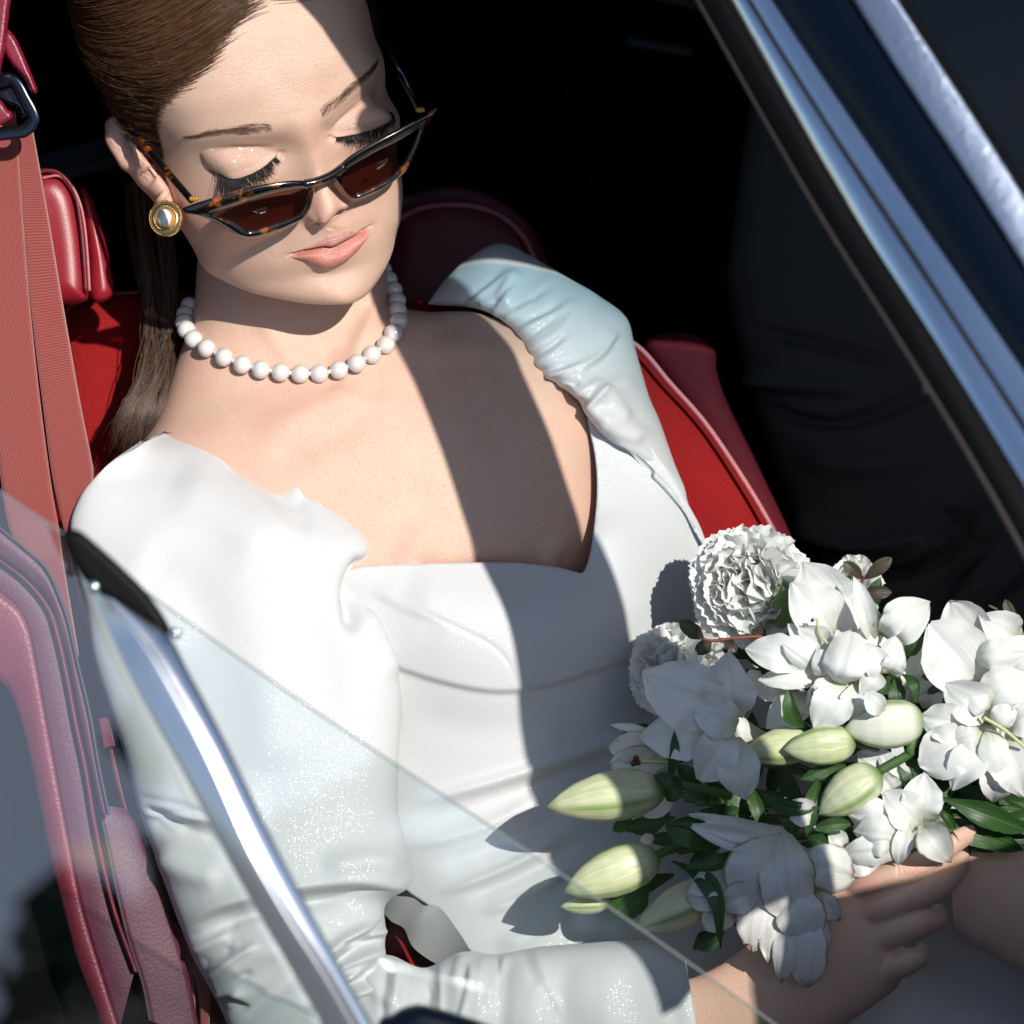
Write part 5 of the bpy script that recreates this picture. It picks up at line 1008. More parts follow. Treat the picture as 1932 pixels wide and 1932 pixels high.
# ------------------------------------------------------------------ the bouquet: every flower, bud spray and sprig is its own thing
GRP = 'flowers held together in the bouquet'
def petal(name, B, T, w, parent, mat=PETAL, bend=30, cup=.25, ruf=.075, tip=.55, curl=0.0, twist=None, nu=22, nv=15, side=0.0, wave=3.0, base_w=.25, seed=None, solid=0, round_=1.0):
    """petal from base B to tip T (x,y,d): bend lifts the middle, curl turns the tip over, cup raises the edges"""
    auto = mat is not LEAF and mat is not SPRIG
    r = np.random.RandomState(seed if seed is not None else int(abs(B[0]*7+T[0]*13+T[1]*3+w*5)) % 99991)
    Lq = float(np.linalg.norm(np.array(T, float)-np.array(B, float)))
    if auto: round_ = 1.0 if round_ < 1.25 else 1.2; w = min(w*1.26, .80*Lq); bend = bend*1.35; ruf = ruf*.85; wave = wave*r.uniform(.35, .75); curl = curl+r.uniform(0, .09); cup = cup*1.3
    if twist is None: twist = r.uniform(-.45, .45) if auto else 0.0
    B = np.array(B, float); T = np.array(T, float); ax = T-B; L = np.linalg.norm(ax); s = np.linspace(0, 1, nu)
    a = nrm(ax); n0 = np.array([0, 0, 1.])-a*a[2]; n0 = nrm(n0); sd = np.cross(a, n0)
    ctr = B+s[:, None]*ax+n0*(np.sin(np.pi*s)[:, None]*bend)+n0*(-curl*L*np.clip((s-.62)/.38, 0, 1)[:, None]**2)+sd*(side*L*np.sin(np.pi*s))[:, None]
    ctr -= a*(abs(curl)*L*.35*np.clip((s-.7)/.3, 0, 1)[:, None]**2)
    prof = np.interp(s, [0, .12, .3, tip, .8, .92, 1], [base_w, base_w+.18, .74, 1.0, .74*round_ if round_ <= 1 else .90, .38*round_ if round_ <= 1 else .62, .03 if round_ <= 1 else .12])
    prof = smooth1(prof, 3)
    prof *= 1+.018*r.normal(0, 1, nu)
    v = np.linspace(-1, 1, nv); tw = twist*s
    SD = sd[None]*np.cos(tw)[:, None]+n0[None]*np.sin(tw)[:, None]; NN = n0[None]*np.cos(tw)[:, None]-sd[None]*np.sin(tw)[:, None]
    hw = w*.5*prof
    ph = r.uniform(0, 6.3, 4)
    edge = np.abs(v)[None]**2*(np.sin(s[:, None]*wave*6.3+ph[0]+(v[None] > 0)*ph[1])*ruf+np.sin(s[:, None]*wave*14+ph[2])*ruf*.45)*w
    h = cup*(v[None]**2)*hw[:, None]-np.exp(-(v[None]/.10)**2)*.035*w*(s[:, None] < .92)+edge+.02*w*np.cos(v[None]*7+ph[3])*s[:, None]
    V = ctr[:, None]+SD[:, None]*(v[None, :, None]*hw[:, None, None])+NN[:, None]*h[..., None]
    return mesh(name, V.reshape(-1, 3), gridF(nu, nv), mat, parent, attrs={'pu': np.repeat(s, nv), 'pv': np.tile(v, nu)})
def p6(b, t, w, db=-120, dt=-70, **k): return dict(B=c6(*b, db), T=c6(*t, dt), w=w*.27344, **k)
def p5(b, t, w, db=-120, dt=-70, **k): return dict(B=c5(*b, db), T=c5(*t, dt), w=w*.27344, **k)
def p7(b, t, w, db=-120, dt=-70, **k): return dict(B=c7(*b, db), T=c7(*t, dt), w=w*.2578, **k)
def p8(b, t, w, db=-120, dt=-70, **k): return dict(B=c8(*b, db), T=c8(*t, dt), w=w*.2578, **k)
def flower(name, label, cat, at, petals, mat=PETAL, pname='petal'):
    t = thing(name, label, cat, at, GRP)
    for k in petals:
        k = dict(k); m = k.pop('mat', mat); petal(pname, k.pop('B'), k.pop('T'), k.pop('w'), t, m, **k)
    return t
def rod(name, pts, r, mat, parent, ns=8, n=24):
    m = MB(); addtube(m, cr(pts, n), r, ns); return m.build(name, mat, parent)
def stamen(parent, pts, knob=5.5, r=2.6):
    f = rod('filament', pts, r, FIL, parent)
    q = np.array(pts[-1]); m = MB()
    for o in ((0, 0, 0), (3, 2, 2), (-2, 3, 1), (1, -3, 2)):
        V, F = sphereV(q+np.array(o)*knob/5, knob*.75, 10, 7); m.add(V, F)
    m.build('stigma', STIG, parent)
def bud(parent, tip, base, w, pale=0.0, name='bud', roll=0.0, nu=34, nv=48):
    T = np.array(tip, float); B = np.array(base, float); ax = B-T; a = nrm(ax); n0 = nrm(np.array([0, 0, 1.])-a*a[2]); sd = np.cross(a, n0)
    s = np.linspace(0, 1, nu); R = w*.5*np.interp(s, [0, .04, .12, .25, .45, .62, .8, .92, .98, 1], [.02, .17, .42, .72, .96, 1, .90, .66, .40, .2])
    R = smooth1(R, 1); t = np.linspace(0, 2*np.pi, nv, endpoint=False)
    rid = np.cos(3*(t+roll))**2; g = np.exp(-((np.mod((t+roll)*3/(2*np.pi)+.5, 1)-.5)/.07)**2); lob = 1+.05*np.cos(3*(t+roll))
    rr = R[:, None]*(lob[None]+.028*g[None]*np.sin(np.pi*s)[:, None]**.5-.05*np.exp(-((np.mod((t+roll)*3/(2*np.pi), 1)-.5)/.03)**2)[None]*(s[:, None] < .85))
    V = T+s[:, None, None]*ax+rr[..., None]*(np.cos(t)[None, :, None]*n0+np.sin(t)[None, :, None]*sd)
    pv = np.tile(t/np.pi-1, nu)
    return mesh(name, V.reshape(-1, 3), gridF(nu, nv, cv=True), BUD, parent, attrs={'pu': 1-np.repeat(s, nv), 'pv': pv, 'ridge': np.repeat(np.clip(np.sin(np.pi*s)*1.3, 0, 1), nv)*np.tile(g, nu), 'pale': np.full(nu*nv, pale)})
def carnation(name, label, C, R, face, n=64, seed=0, squash=.8, sub=False):
    r = np.random.RandomState(seed); C = np.array(C, float); f = nrm(np.array(face, float)); u = nrm(np.cross(f, [0.1, 1, .2])); v = np.cross(f, u)
    t = thing(name, label, 'carnation', C, GRP)
    for i in range(n):
        q = (i+.5)/n; th = math.acos(1-q*1.12); ph = i*2.39996+r.normal(0, .25); d = f*math.cos(th)+(u*math.cos(ph)+v*math.sin(ph))*math.sin(th)
        rad = R*(.72+.34*math.sin(th)+r.uniform(-.07, .09)); B = C-f*R*.45+d*R*.10; T = C-f*R*.30*(1-math.sin(th)*.2)+d*rad*np.array([1, 1, 1])
        a = nrm(T-B); n0 = f-a*(a@f)+r.normal(0, .24, 3); n0 = nrm(n0-a*(a@n0)); sd = np.cross(a, n0); L = np.linalg.norm(T-B); nu, nv = 9, 17
        s = np.linspace(0, 1, nu); vv = np.linspace(-1, 1, nv); w = R*r.uniform(.9, 1.25); hw = w*.5*np.interp(s, [0, .3, .6, .85, 1], [.12, .45, .85, 1.0, .96])
        p1, p2, p3 = r.uniform(0, 6.3, 3)
        ser = .022*R*np.where(np.arange(nv) % 2 == 0, 1, -1)*r.uniform(.4, 1.5, nv)
        h = (.11*R*np.sin(vv*3.6+p1)[None]+.055*R*np.sin(vv*8+p2)[None]+.02*R*np.sin(vv*16+p3)[None])*s[:, None]**2+.30*R*(s[:, None]**3)*r.uniform(-.5, 1)*(1 if th < 1.1 else -.6)
        V = B+s[:, None, None]*(a*L)[None, None]+sd*(vv[None]*hw[:, None])[..., None]+n0*h[..., None]+a*((s[:, None]**6)*ser[None]-.24*R*(vv[None]**2)*s[:, None]**2)[..., None]
        mesh('petal', V.reshape(-1, 3), gridF(nu, nv), CARN, t, attrs={'pu': np.repeat(s*.6+.4, nv), 'pv': np.tile(vv, nu)})
    return t
def leaf(parent, B, T, w, name='leaf', mat=LEAF, **k):
    k.setdefault('cup', .35); k.setdefault('ruf', .02); k.setdefault('base_w', .12); k.setdefault('tip', .42); return petal(name, B, T, w, parent, mat, **k)
# --- carnations
ca = carnation('carnation', 'large frilly white carnation at the upper left of the bouquet beside the red seat', (1408, 1108, -190), 108, (-.30, .05, 1.0), 74, 3)
cal = loft([(1478, 1092, 1432, 1168, -150, -165, 26, -26), (1490, 1105, 1446, 1172, -158, -170, 30, -28), (1492, 1135, 1462, 1180, -165, -175, 26, -24), (1494, 1160, 1474, 1186, -170, -178, 18, -16), (1494, 1172, 1482, 1186, -172, -178, 8, -8)], 24, 24)
loftmesh('calyx', cal, plain('calyx_green', (.19, .29, .10), .4, nz=(60, .3), var=.25), ca)
carnation('carnation', 'white carnation half hidden at the left edge of the bouquet, above the trumpet lily', (1268, 1262, -215), 92, (-.55, -.1, .8), 56, 11)
carnation('carnation', 'small white carnation behind the reddish leaves at the top of the bouquet', (1612, 1092, -270), 50, (-.1, -.5, .8), 34, 5)
# --- trumpet lily on the left
A_l = [p5((1470, 1520), (835, 1175), 400, -95, -60, bend=34, cup=.18, curl=.05), p5((1490, 1500), (1430, 1052), 330, -95, -48, bend=30, cup=.3, curl=.16, round_=1.2), p5((1440, 1610), (812, 1635), 290, -98, -62, bend=24, cup=.2), p5((1010, 1700), (590, 1700), 190, -110, -95, bend=10, mat=WILT), p5((1010, 1790), (606, 1832), 230, -112, -96, bend=12, cup=.3, mat=WILT, round_=1.2), p5((900, 1590), (622, 1552), 50, -120, -100, bend=8),
       p5((1440, 1590), (1240, 1935), 420, -92, -55, bend=36, cup=.16, round_=1.3), p5((1480, 1640), (1560, 2075), 260, -92, -70, bend=30, cup=.25, curl=.08, round_=1.2), p5((1180, 1180), (1210, 1040), 110, -130, -90, bend=18), p5((1500, 1560), (1180, 1420), 300, -88, -40, bend=30, cup=.1, mat=PETAL)]
lA = flower('trumpet_lily', 'white trumpet lily at the left of the bouquet with maroon tipped pistil', 'lily', c5(1300, 1500, -90), A_l)
tb = loft([c5(1440, 1440)[:2]+c5(1430, 1680)[:2]+(-104, -104, 34, -34), c5(1520, 1480)[:2]+c5(1510, 1690)[:2]+(-110, -110, 30, -30), c5(1600, 1540)[:2]+c5(1570, 1690)[:2]+(-116, -116, 24, -24), c5(1680, 1590)[:2]+c5(1650, 1680)[:2]+(-122, -122, 15, -15), c5(1740, 1620)[:2]+c5(1720, 1660)[:2]+(-126, -126, 7, -7)], 30, 28)
ub = np.repeat(np.linspace(.5, .0, 30), 28); mesh('tube', tb.reshape(-1, 3), gridF(30, 28, cv=True), PETAL, lA, attrs={'pu': ub, 'pv': np.tile(np.linspace(-1, 1, 28), 30)})
stamen(lA, [c5(1040, 1808, -88), c5(920, 1806, -74), c5(795, 1800, -70)], 8, 4.2)
leaf(lA, c5(1020, 1950, -70), c5(1065, 1590, -40), 22, bend=10, side=-.06)
leaf(lA, c5(1040, 1940, -66), c5(925, 1905, -40), 26, bend=16, round_=1.2)
# --- double lily in the middle
B_l = [p6((700, 800), (400, 285), 380, -190, -150, bend=26, cup=.2, curl=.05), p6((660, 830), (325, 430), 390, -150, -110, bend=30, cup=.22), p6((890, 840), (752, 385), 130, -120, -70, bend=16, cup=.7), p6((960, 820), (1290, 560), 360, -150, -120, bend=36, cup=.2, curl=.08, round_=1.2), p6((960, 780), (1150, 575), 140, -110, -70, bend=24, cup=.3, curl=.2), p6((500, 960), (0, 890), 230, -110, -85, bend=24, cup=.2), p6((580, 1080), (95, 1105), 150, -104, -84, bend=18, cup=.3), p6((580, 880), (305, 725), 210, -120, -70, bend=24, cup=.25),
       p6((470, 1010), (265, 860), 120, -100, -55, bend=22, cup=-.3), p6((640, 1130), (745, 775), 380, -85, -40, bend=48, cup=-.45, curl=.1, round_=1.3), p6((560, 1080), (520, 880), 190, -88, -55, bend=28, cup=-.4, round_=1.2), p6((820, 1100), (880, 860), 190, -80, -40, bend=28, cup=-.3, round_=1.2), p6((940, 1060), (860, 850), 190, -84, -50, bend=20, cup=.4), p6((1010, 1060), (1085, 870), 190, -84, -55, bend=22, cup=.3), p6((1020, 1000), (1040, 800), 150, -90, -60, bend=22, cup=-.3),
       p6((660, 1120), (430, 1290), 230, -84, -62, bend=22, cup=.2), p6((720, 1130), (480, 1440), 320, -80, -58, bend=26, cup=.18), p6((790, 1130), (730, 1375), 220, -80, -66, bend=20, cup=.3), p6((940, 1060), (800, 1215), 170, -78, -50, bend=20, cup=.4), p6((700, 990), (640, 760), 130, -92, -60, bend=16, cup=.5), p6((880, 820), (700, 500), 240, -165, -140, bend=14), p6((760, 1060), (640, 960), 200, -70, -36, bend=26, cup=-.5, round_=1.3)]
def fill(lst, cx, cy, rx, ry, n, d, conv, seed):
    r = np.random.RandomState(seed)
    for i in range(n):
        a = i*2.4+r.uniform(-.3, .3); q = r.uniform(.55, 1.0); lst.append(dict(B=conv(cx+40*math.cos(a), cy+30*math.sin(a), d-30), T=conv(cx+rx*q*math.cos(a), cy+ry*q*math.sin(a), d+r.uniform(-20, 30)), w=r.uniform(230, 330)*.27, bend=r.uniform(18, 34), cup=r.uniform(-.3, .4), curl=r.uniform(0, .15), round_=1.2 if r.rand() < .6 else 1.0))
fill(B_l, 700, 960, 420, 330, 12, -125, c6, 1)
lB = flower('double_lily', 'large double white lily in the middle of the bouquet with curling petals', 'lily', c6(700, 950, -90), B_l)
stamen(lB, [c6(600, 880, -70), c6(520, 780, -52), c6(505, 690, -46), c6(470, 690, -44)], 3, 2.4)
# --- big lily on the right
C_l = [p6((1680, 900), (1420, 555), 330, -190, -160, bend=24, cup=.3, round_=1.3), p6((1660, 1180), (1275, 720), 520, -140, -85, bend=40, cup=.14, round_=1.3), p6((1900, 820), (1620, 660), 250, -170, -120, bend=24, round_=1.2), p6((1560, 930), (1960, 920), 190, -90, -50, bend=34, cup=-.35, curl=.1), p6((1640, 1260), (1960, 1060), 400, -96, -52, bend=34, cup=.16, round_=1.3), p6((1720, 1340), (1370, 1130), 330, -90, -50, bend=34, cup=.2, round_=1.2), p6((1580, 1440), (1205, 1350), 240, -80, -55, bend=24, cup=.2, round_=1.2), p6((1650, 1480), (1205, 1690), 330, -84, -62, bend=28, cup=.16, round_=1.3), p6((1660, 1500), (1435, 1870), 230, -74, -48, bend=26, cup=.2), p6((1690, 1430), (1780, 1795), 190, -62, -36, bend=22, cup=-.3), p6((1800, 1470), (1940, 1920), 300, -80, -60, bend=26, cup=.2, round_=1.2), p6((1740, 1640), (1720, 1970), 190, -86, -80, bend=26, cup=.4, curl=.18), p6((1650, 1480), (1410, 1530), 230, -66, -44, bend=22, cup=-.2), p6((1680, 1300), (1530, 1190), 200, -64, -30, bend=24, cup=-.4, round_=1.2), p6((1800, 1400), (2120, 1330), 420, -86, -60, bend=30), p6((1720, 1420), (1880, 1280), 190, -60, -28, bend=22, cup=-.4), p6((1820, 1600), (1990, 1800), 260, -90, -80, bend=20), p6((1760, 1100), (2050, 800), 380, -170, -140, bend=30), p6((1360, 1500), (1270, 1480), 120, -70, -60, bend=20, cup=.3)]
fill(C_l, 1700, 1360, 420, 430, 16, -105, c6, 2)
lC = flower('double_lily', 'large white lily cut by the right edge of the picture, with a long pale pistil', 'lily', c6(1680, 1350, -90), C_l)
stamen(lC, [c6(1940, 1570, -22), c6(1800, 1450, -20), c6(1650, 1360, -20)], 3, 3.4)
# --- small opening lily over the fingers
D_l = [p8((1180, 480), (1200, 105), 400, -70, -40, bend=24, cup=.16, round_=1.4), p8((1190, 480), (900, 230), 250, -66, -34, bend=26, cup=.2, round_=1.2), p8((1050, 440), (640, 400), 230, -54, -40, bend=24, cup=-.3), p8((1040, 560), (680, 520), 300, -46, -30, bend=34, cup=-.5, round_=1.2), p8((1090, 640), (585, 690), 200, -44, -34, bend=24, cup=-.3), p8((900, 720), (600, 800), 150, -52, -46, bend=16, cup=-.2), p8((1080, 450), (1010, 780), 130, -34, -22, bend=16, cup=.3, curl=.06), p8((1190, 470), (1400, 760), 230, -44, -22, bend=34, cup=.5, curl=.2, mat=WILT), p8((640, 640), (495, 520), 150, -66, -56, bend=16), p8((620, 620), (420, 800), 300, -80, -66, bend=16, round_=1.3), p8((1120, 520), (1180, 640), 150, -40, -28, bend=16, cup=.2), p8((1000, 260), (850, 60), 170, -110, -90, bend=20), p8((980, 620), (760, 620), 220, -36, -24, bend=26, cup=-.4)]
fill(D_l, 900, 520, 380, 300, 8, -85, c8, 4)
flower('lily', 'half open white lily resting over the fingers of the hand', 'lily', c8(900, 520, -50), D_l)
# --- wilting lily at the bottom
E_l = [p7((1880, 520), (1110, 395), 150, -60, -14, bend=16, cup=.6, side=.07, ruf=.08), p7((1860, 570), (1095, 470), 140, -54, -8, bend=16, cup=.6, side=.09, ruf=.08), p7((1830, 570), (1450, 1050), 470, -62, -20, bend=40, cup=-.2, round_=1.3, mat=WILT), p7((1540, 780), (1110, 970), 200, -64, -44, bend=18, cup=.3), p7((1480, 900), (1085, 1050), 240, -70, -56, bend=16, cup=.1, mat=WILT, round_=1.2), p7((1480, 1060), (1208, 1240), 210, -70, -56, bend=16, cup=.25, mat=WILT), p7((1640, 960), (1330, 1060), 230, -46, -26, bend=22, cup=.2, mat=WILT), p8((150, 500), (260, 1190), 360, -52, -14, bend=36, cup=-.25, round_=1.3, mat=WILT), p8((240, 720), (705, 860), 300, -54, -30, bend=26, cup=-.2, mat=WILT, round_=1.3), p8((200, 1000), (60, 1490), 230, -48, -34, bend=20, cup=-.2, mat=WILT), p8((260, 1020), (155, 1640), 190, -42, -26, bend=20, cup=-.3, mat=WILT, round_=1.2), p8((330, 1000), (335, 1670), 250, -42, -24, bend=26, cup=-.3, mat=WILT, round_=1.3), p8((400, 950), (590, 1180), 150, -50, -40, bend=14, cup=.3, mat=WILT), p8((180, 900), (400, 1350), 330, -36, -14, bend=26, cup=-.25, mat=WILT, round_=1.2), p8((420, 1060), (440, 1500), 170, -54, -40, bend=14, mat=WILT), p8((60, 800), (-60, 1420), 300, -58, -36, bend=24, cup=-.2, mat=WILT, round_=1.2), p7((1760, 1060), (1480, 1290), 230, -62, -50, bend=16, cup=.3, mat=WILT), p8((420, 420), (170, 320), 300, -80, -60, bend=24), p7((1700, 640), (1320, 700), 330, -80, -66, bend=16, mat=WILT)]
fill(E_l, 1700, 800, 420, 330, 8, -80, c7, 6)
lE = flower('wilting_lily', 'wilting white lily with browned petal edges drooping at the bottom of the bouquet', 'lily', c7(1750, 900, -50), E_l)
stamen(lE, [c7(1560, 1120, -56), c7(1545, 1230, -50), c7(1530, 1330, -46)], 7, 3.6); stamen(lE, [c7(1630, 1150, -60), c7(1600, 1260, -54), c7(1580, 1350, -50)], 7, 3); stamen(lE, [c7(1500, 1120, -60), c7(1460, 1180, -54)], 7, 3)
# --- blossoms deeper inside
flower('lily', 'white lily petals in the shade just above the green buds', 'lily', c6(230, 1310, -130), [p6((400, 1250), (150, 1440), 260, -150, -120, bend=26, cup=.3), p6((420, 1200), (300, 1420), 200, -160, -130, bend=20), p6((120, 1060), (-10, 1160), 190, -170, -150, bend=14), p6((300, 1150), (60, 1180), 200, -160, -150, bend=14)])
flower('lily', 'white lily partly hidden between the double lily and the large right lily', 'lily', c6(1240, 1100, -150), [p6((1220, 1240), (1240, 860), 260, -175, -140, bend=24), p6((1290, 1260), (1290, 1000), 230, -170, -130, bend=20), p6((1180, 1260), (1150, 1040), 190, -180, -140, bend=16), p6((1260, 1300), (1330, 1120), 150, -160, -130, bend=16)])
flower('lily', 'white petals behind the round bud just below the pair of green buds', 'lily', c6(900, 1640, -120), [p6((1060, 1760), (780, 1600), 200, -140, -120, bend=20), p6((1100, 1800), (930, 1610), 150, -130, -100, bend=20), p6((1120, 1820), (1000, 1660), 130, -120, -90, bend=14), p7((1000, 290), (790, 420), 110, -140, -120, bend=10), p7((860, 560), (760, 600), 80, -150, -140, bend=8, mat=WILT)])
# --- buds
def spray(label, at): return thing('lily_bud', label, 'flower bud', at, 'lily buds in the bouquet')
t = spray('long green white lily bud pointing left, the upper of the two at the left edge', c7(500, 280, -60)); bud(t, c7(80, 345, -62), c7(945, 215, -78), 96, .15, roll=.35); rod('stem', [c7(930, 200, -80), c7(1060, 190, -90), c7(1250, 220, -110), c7(1420, 260, -140)], [8]*4+[9]*20, STEM, t)
leaf(t, c7(1060, 170, -50), c7(960, 300, -44), 34, bend=12, round_=1.1); leaf(t, c7(1080, 200, -56), c7(880, 110, -40), 30, bend=16, round_=1.1)
t = spray('plump green white lily bud pointing left, below the longer one', c7(550, 840, -40)); bud(t, c7(205, 968, -46), c7(895, 705, -60), 92, .12, roll=.9); rod('stem', [c7(880, 700, -62), c7(1000, 650, -76), c7(1200, 600, -100), c7(1400, 560, -130)], 9, STEM, t)
t = spray('small green lily bud peeping out under the plump one', c7(350, 1060, -90)); bud(t, c7(175, 1075, -92), c7(520, 1060, -100), 34, .1, roll=.2)
t = spray('green lily bud in the middle, its tip against the neighbouring bud', c6(510, 1550, -60)); bud(t, c6(270, 1585, -50), c6(770, 1530, -66), 74, .1, roll=1.2); rod('stem', [c6(740, 1530, -70), c6(860, 1560, -90), c6(1000, 1600, -120)], 8, STEM, t)
t = spray('slender green lily bud lying behind the middle bud', c6(200, 1570, -95)); bud(t, c6(-5, 1610, -92), c6(480, 1540, -110), 72, .05, roll=.6)
t = spray('fat whitish lily bud with one petal peeling off', c6(960, 1410, -50)); bud(t, c6(685, 1450, -50), c6(1240, 1380, -66), 92, .85, roll=1.1); petal('peeling_petal', c6(960, 1330, -22), c6(830, 1185, 0), 38, t, bend=14, cup=.2, round_=1.2); rod('stem', [c6(1230, 1400, -66), c6(1150, 1570, -60), c6(1130, 1620, -66), c6(930, 1735, -70)], 9, STEM, t)
t = spray('round pale green lily bud above the half open lily', c8(640, 230, -40)); bud(t, c8(430, 400, -46), c8(880, 90, -44), 86, .25, roll=.5)
leaf(t, c8(430, 120, -90), c8(340, 560, -60), 36, bend=22); leaf(t, c8(340, 560, -50), c8(515, 705, -30), 34, bend=10, side=.12); leaf(t, c8(680, 460, -60), c8(400, 500, -46), 34, bend=12)
t = spray('long pale lily bud lying in the shade at the bottom left', c7(1000, 1080, -90)); bud(t, c7(725, 1240, -92), c7(1380, 930, -110), 84, .4, roll=.3)
# --- foliage
fol = thing('lily_leaves', 'dark green lily leaves around and beneath the flowers of the bouquet', 'leaves', c7(1300, 700, -160), GRP)
leaf(fol, c7(1000, 740, -70), c7(1350, 1385, -24), 44, bend=30, side=.22, twist=.9)
leaf(fol, c7(1300, 640, -60), c7(950, 480, -24), 62, bend=22, side=-.08, round_=1.2); leaf(fol, c7(1480, 655, -40), c7(1080, 800, -24), 36, bend=20, twist=.8, side=.1)
leaf(fol, c8(1340, 280, -70), c8(1960, 520, -110), 52, bend=26); leaf(fol, c8(1230, 420, -100), c8(1930, 660, -130), 50, bend=18); leaf(fol, c8(1240, 300, -110), c8(1420, 560, -100), 50, bend=14)
leaf(fol, c6(440, 1440, -90), c6(300, 1150, -60), 34, bend=20, side=.18); leaf(fol, c6(440, 1380, -80), c6(470, 1105, -40), 26, bend=18, side=-.2)
leaf(fol, c6(1010, 1080, -110), c6(840, 1240, -90), 40, bend=12); leaf(fol, c6(1050, 1080, -112), c6(1060, 1330, -100), 36, bend=10); leaf(fol, c6(1110, 940, -110), c6(1240, 800, -90), 30, bend=10); leaf(fol, c6(1080, 1060, -90), c6(1190, 1270, -70), 22, bend=14, side=.2); leaf(fol, c6(860, 1160, -84), c6(1000, 1150, -70), 18, bend=8); leaf(fol, c6(760, 1330, -120), c6(930, 1200, -100), 30, bend=8)
leaf(fol, c6(1110, 1600, -110), c6(1180, 1860, -90), 44, bend=12); leaf(fol, c6(700, 1690, -120), c6(390, 1790, -90), 34, bend=16); leaf(fol, c8(0, 240, -70), c8(440, 350, -40), 34, bend=14, side=-.12); leaf(fol, c8(200, 300, -66), c8(250, 555, -50), 44, bend=14)
leaf(fol, c7(700, 430, -110), c7(560, 520, -100), 30, bend=8); leaf(fol, c7(820, 880, -130), c7(560, 1150, -110), 70, bend=14, round_=1.2); leaf(fol, c7(1150, 1380, -120), c7(1380, 1250, -100), 44, bend=12); leaf(fol, c7(1020, 420, -150), c7(620, 510, -130), 34, bend=10)
for i in range(70):
    x = rng.uniform(1250, 1860); y = np.interp(x, [1250, 1400, 1560, 1860], [1500, 1440, 1420, 1440])+rng.normal(20, 80)
    a = rng.uniform(0, 6.3); L = rng.uniform(70, 150); dz = rng.uniform(-250, -165)
    leaf(fol, (x, y, dz), (x+L*math.cos(a), y+L*.7*math.sin(a), dz+rng.uniform(-10, 30)), rng.uniform(26, 46), bend=rng.uniform(5, 20), nu=9, nv=7, twist=0)
for i in range(34):
    x = rng.uniform(1640, 1930); y = rng.uniform(1440, 1590); a = rng.uniform(-.6, .9); L = rng.uniform(80, 170); dz = rng.uniform(-170, -80)
    leaf(fol, (x, y, dz), (x+L*math.cos(a), y+L*.6*math.sin(a), dz+rng.uniform(-10, 20)), rng.uniform(30, 52), bend=rng.uniform(5, 20), nu=9, nv=7, twist=0)
for i in range(30):
    x = rng.uniform(1330, 1700); y = rng.uniform(1150, 1400); a = rng.uniform(0, 6.3); L = rng.uniform(60, 120); dz = rng.uniform(-270, -220)
    leaf(fol, (x, y, dz), (x+L*math.cos(a), y+L*.7*math.sin(a), dz+rng.uniform(-10, 20)), rng.uniform(28, 44), bend=rng.uniform(5, 14), nu=9, nv=7, twist=0)
for i in range(16):
    y = rng.uniform(1380, 1640); rod('stem', [(1330+rng.uniform(-60, 60), y, -210), (1560, y*.5+770, -200), (1760, 1560+rng.normal(0, 30), -190)], rng.uniform(4, 8), STEM, fol, 7, 12)
sp = thing('leaf_sprig', 'sprig of small reddish green leaves standing at the top of the bouquet', 'sprig', c6(800, 420, -150), GRP)
rod('twig', [c6(790, 495, -160), c6(822, 400, -140), c6(830, 395, -138)], 3, plain('red_twig', (.22, .05, .04), .5, nz=(300, .2)), sp)
leaf(sp, c6(815, 405, -140), c6(688, 290, -120), 28, mat=SPRIG, bend=8, round_=1.25, tip=.55); leaf(sp, c6(830, 408, -140), c6(1020, 262, -124), 28, mat=SPRIG, bend=8, round_=1.25, tip=.55); leaf(sp, c6(810, 500, -150), c6(1020, 500, -136), 26, mat=SPRIG, bend=8, round_=1.1); leaf(sp, c6(740, 430, -150), c6(690, 390, -146), 16, mat=SPRIG, bend=4)
sp = thing('leaf_sprig', 'small sprig with reddish stems between the two carnations on the left', 'sprig', c5(1300, 930, -170), GRP)
rod('twig', [c5(1680, 940, -180), c5(1500, 950, -170), c5(1300, 970, -170), c5(1200, 900, -175)], 3, bpy.data.materials['red_twig'], sp)
leaf(sp, c5(1270, 960, -170), c5(1100, 835, -150), 30, mat=SPRIG, bend=8, round_=1.2); leaf(sp, c5(1320, 980, -170), c5(1205, 1060, -150), 28, mat=SPRIG, bend=8, round_=1.2); leaf(sp, c5(1420, 960, -180), c5(1500, 1060, -160), 24, mat=SPRIG, bend=8); leaf(sp, c5(1600, 900, -190), c5(1700, 960, -180), 40, mat=SPRIG, bend=6); leaf(sp, c6(1300, 1090, -120), c6(1225, 1075, -110), 16, mat=SPRIG, bend=4); leaf(sp, c6(1390, 1120, -120), c6(1260, 1200, -106), 20, mat=SPRIG, bend=6)
sp = thing('leaf_sprig', 'thin sprig of upright leaves at the far right behind the large lily', 'sprig', c6(1850, 700, -180), GRP)
rod('twig', [c6(1690, 590, -190), c6(1780, 640, -185), c6(1860, 730, -180), c6(1915, 860, -180)], 2.6, plain('brown_twig', (.14, .09, .04), .6, nz=(300, .2)), sp)
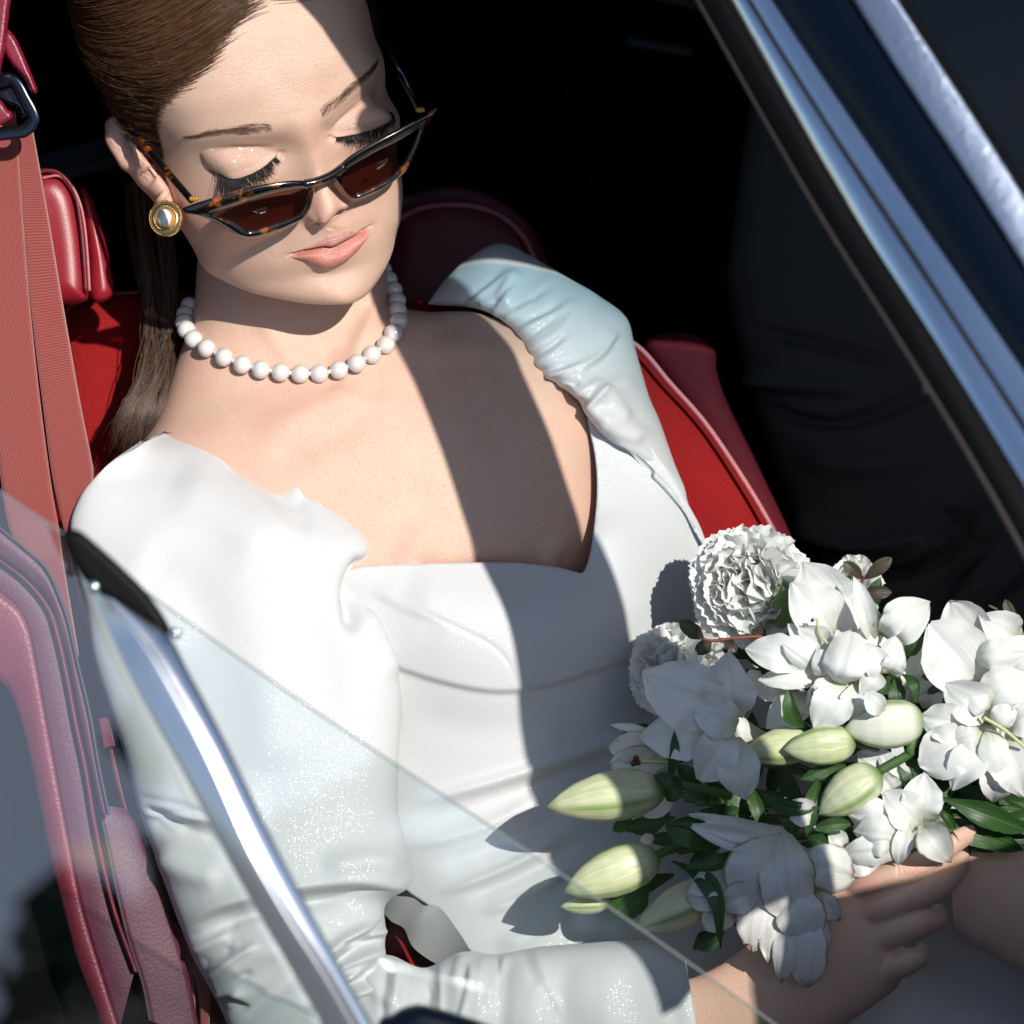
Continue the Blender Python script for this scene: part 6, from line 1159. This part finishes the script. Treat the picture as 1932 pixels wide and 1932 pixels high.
leaf(sp, c6(1885, 740, -180), c6(1800, 550, -170), 22, mat=SPRIG, bend=6, round_=1.2); leaf(sp, c6(1865, 840, -175), c6(1810, 710, -165), 22, bend=6, round_=1.2); leaf(sp, c6(1830, 700, -182), c6(1775, 685, -180), 14, mat=SPRIG, bend=3)
# ------------------------------------------------------------------ trees across the street, mirrored in the lower glass
def tree(label, x, y, h, r, seed, n=11000):
    rr = np.random.RandomState(seed); o = bpy.data.objects.new('tree', None); COL.objects.link(o); o.location = (x, y, 0); tag(o, label, 'tree', 'trees across the street')
    m = MB(); base = np.array([x, y, 0.])
    def seg(a, b, r0, r1):
        p = np.array([a, (np.array(a)+np.array(b))/2+rr.normal(0, .1, 3), b], float); addtube(m, cr(p, 6), np.linspace(r0, r1, 6), 7, cap=False)
    top = base+np.array([0, 0, h*.62]); seg(base, top, .17, .09)
    ends = []
    for k_ in range(9):
        a = rr.uniform(0, 6.3); e = base+np.array([math.cos(a)*r*.6, math.sin(a)*r*.6, h*rr.uniform(.55, .92)]); seg(base+np.array([0, 0, h*rr.uniform(.3, .6)]), e, .06, .02); ends.append(e)
    V = np.concatenate(m.V); mesh('trunk', V, m.F, BARK, o, world_space=True)
    c = base+np.array([0, 0, h*.68]); cl = [c+rr.normal(0, 1, 3)*np.array([r*.5, r*.5, h*.16]) for _ in range(26)]
    pts = np.array([cl[rr.randint(26)]+rr.normal(0, 1, 3)*r*.2 for _ in range(n)]); s = .27
    d1 = nrm(rr.normal(0, 1, (n, 3)))*s; d2 = nrm(np.cross(d1, rr.normal(0, 1, (n, 3))))*s*.6
    V = np.stack([pts-d1, pts+d2, pts+d1, pts-d2], 1).reshape(-1, 3); mesh('crown', V, np.arange(4*n).reshape(n, 4), TREELEAF, o, world_space=True)
    return o
for i, (az, h_, r_, lab) in enumerate([(17.2, 6.25, 1.9, 'round leafy tree across the street, the one mirrored low in the side glass'), (23.5, 6.5, 1.8, 'taller bushy tree across the street, to the right of the mirrored round tree'), (30.5, 6.2, 1.6, 'shorter leafy tree across the street, furthest to the right in its row'), (10.0, 5.3, 1.6, 'lowest leafy tree across the street, at the left end of its row')]):
    tree(lab, 14*math.sin(math.radians(az)), -.4-14*math.cos(math.radians(az)), h_, r_, 40+i)
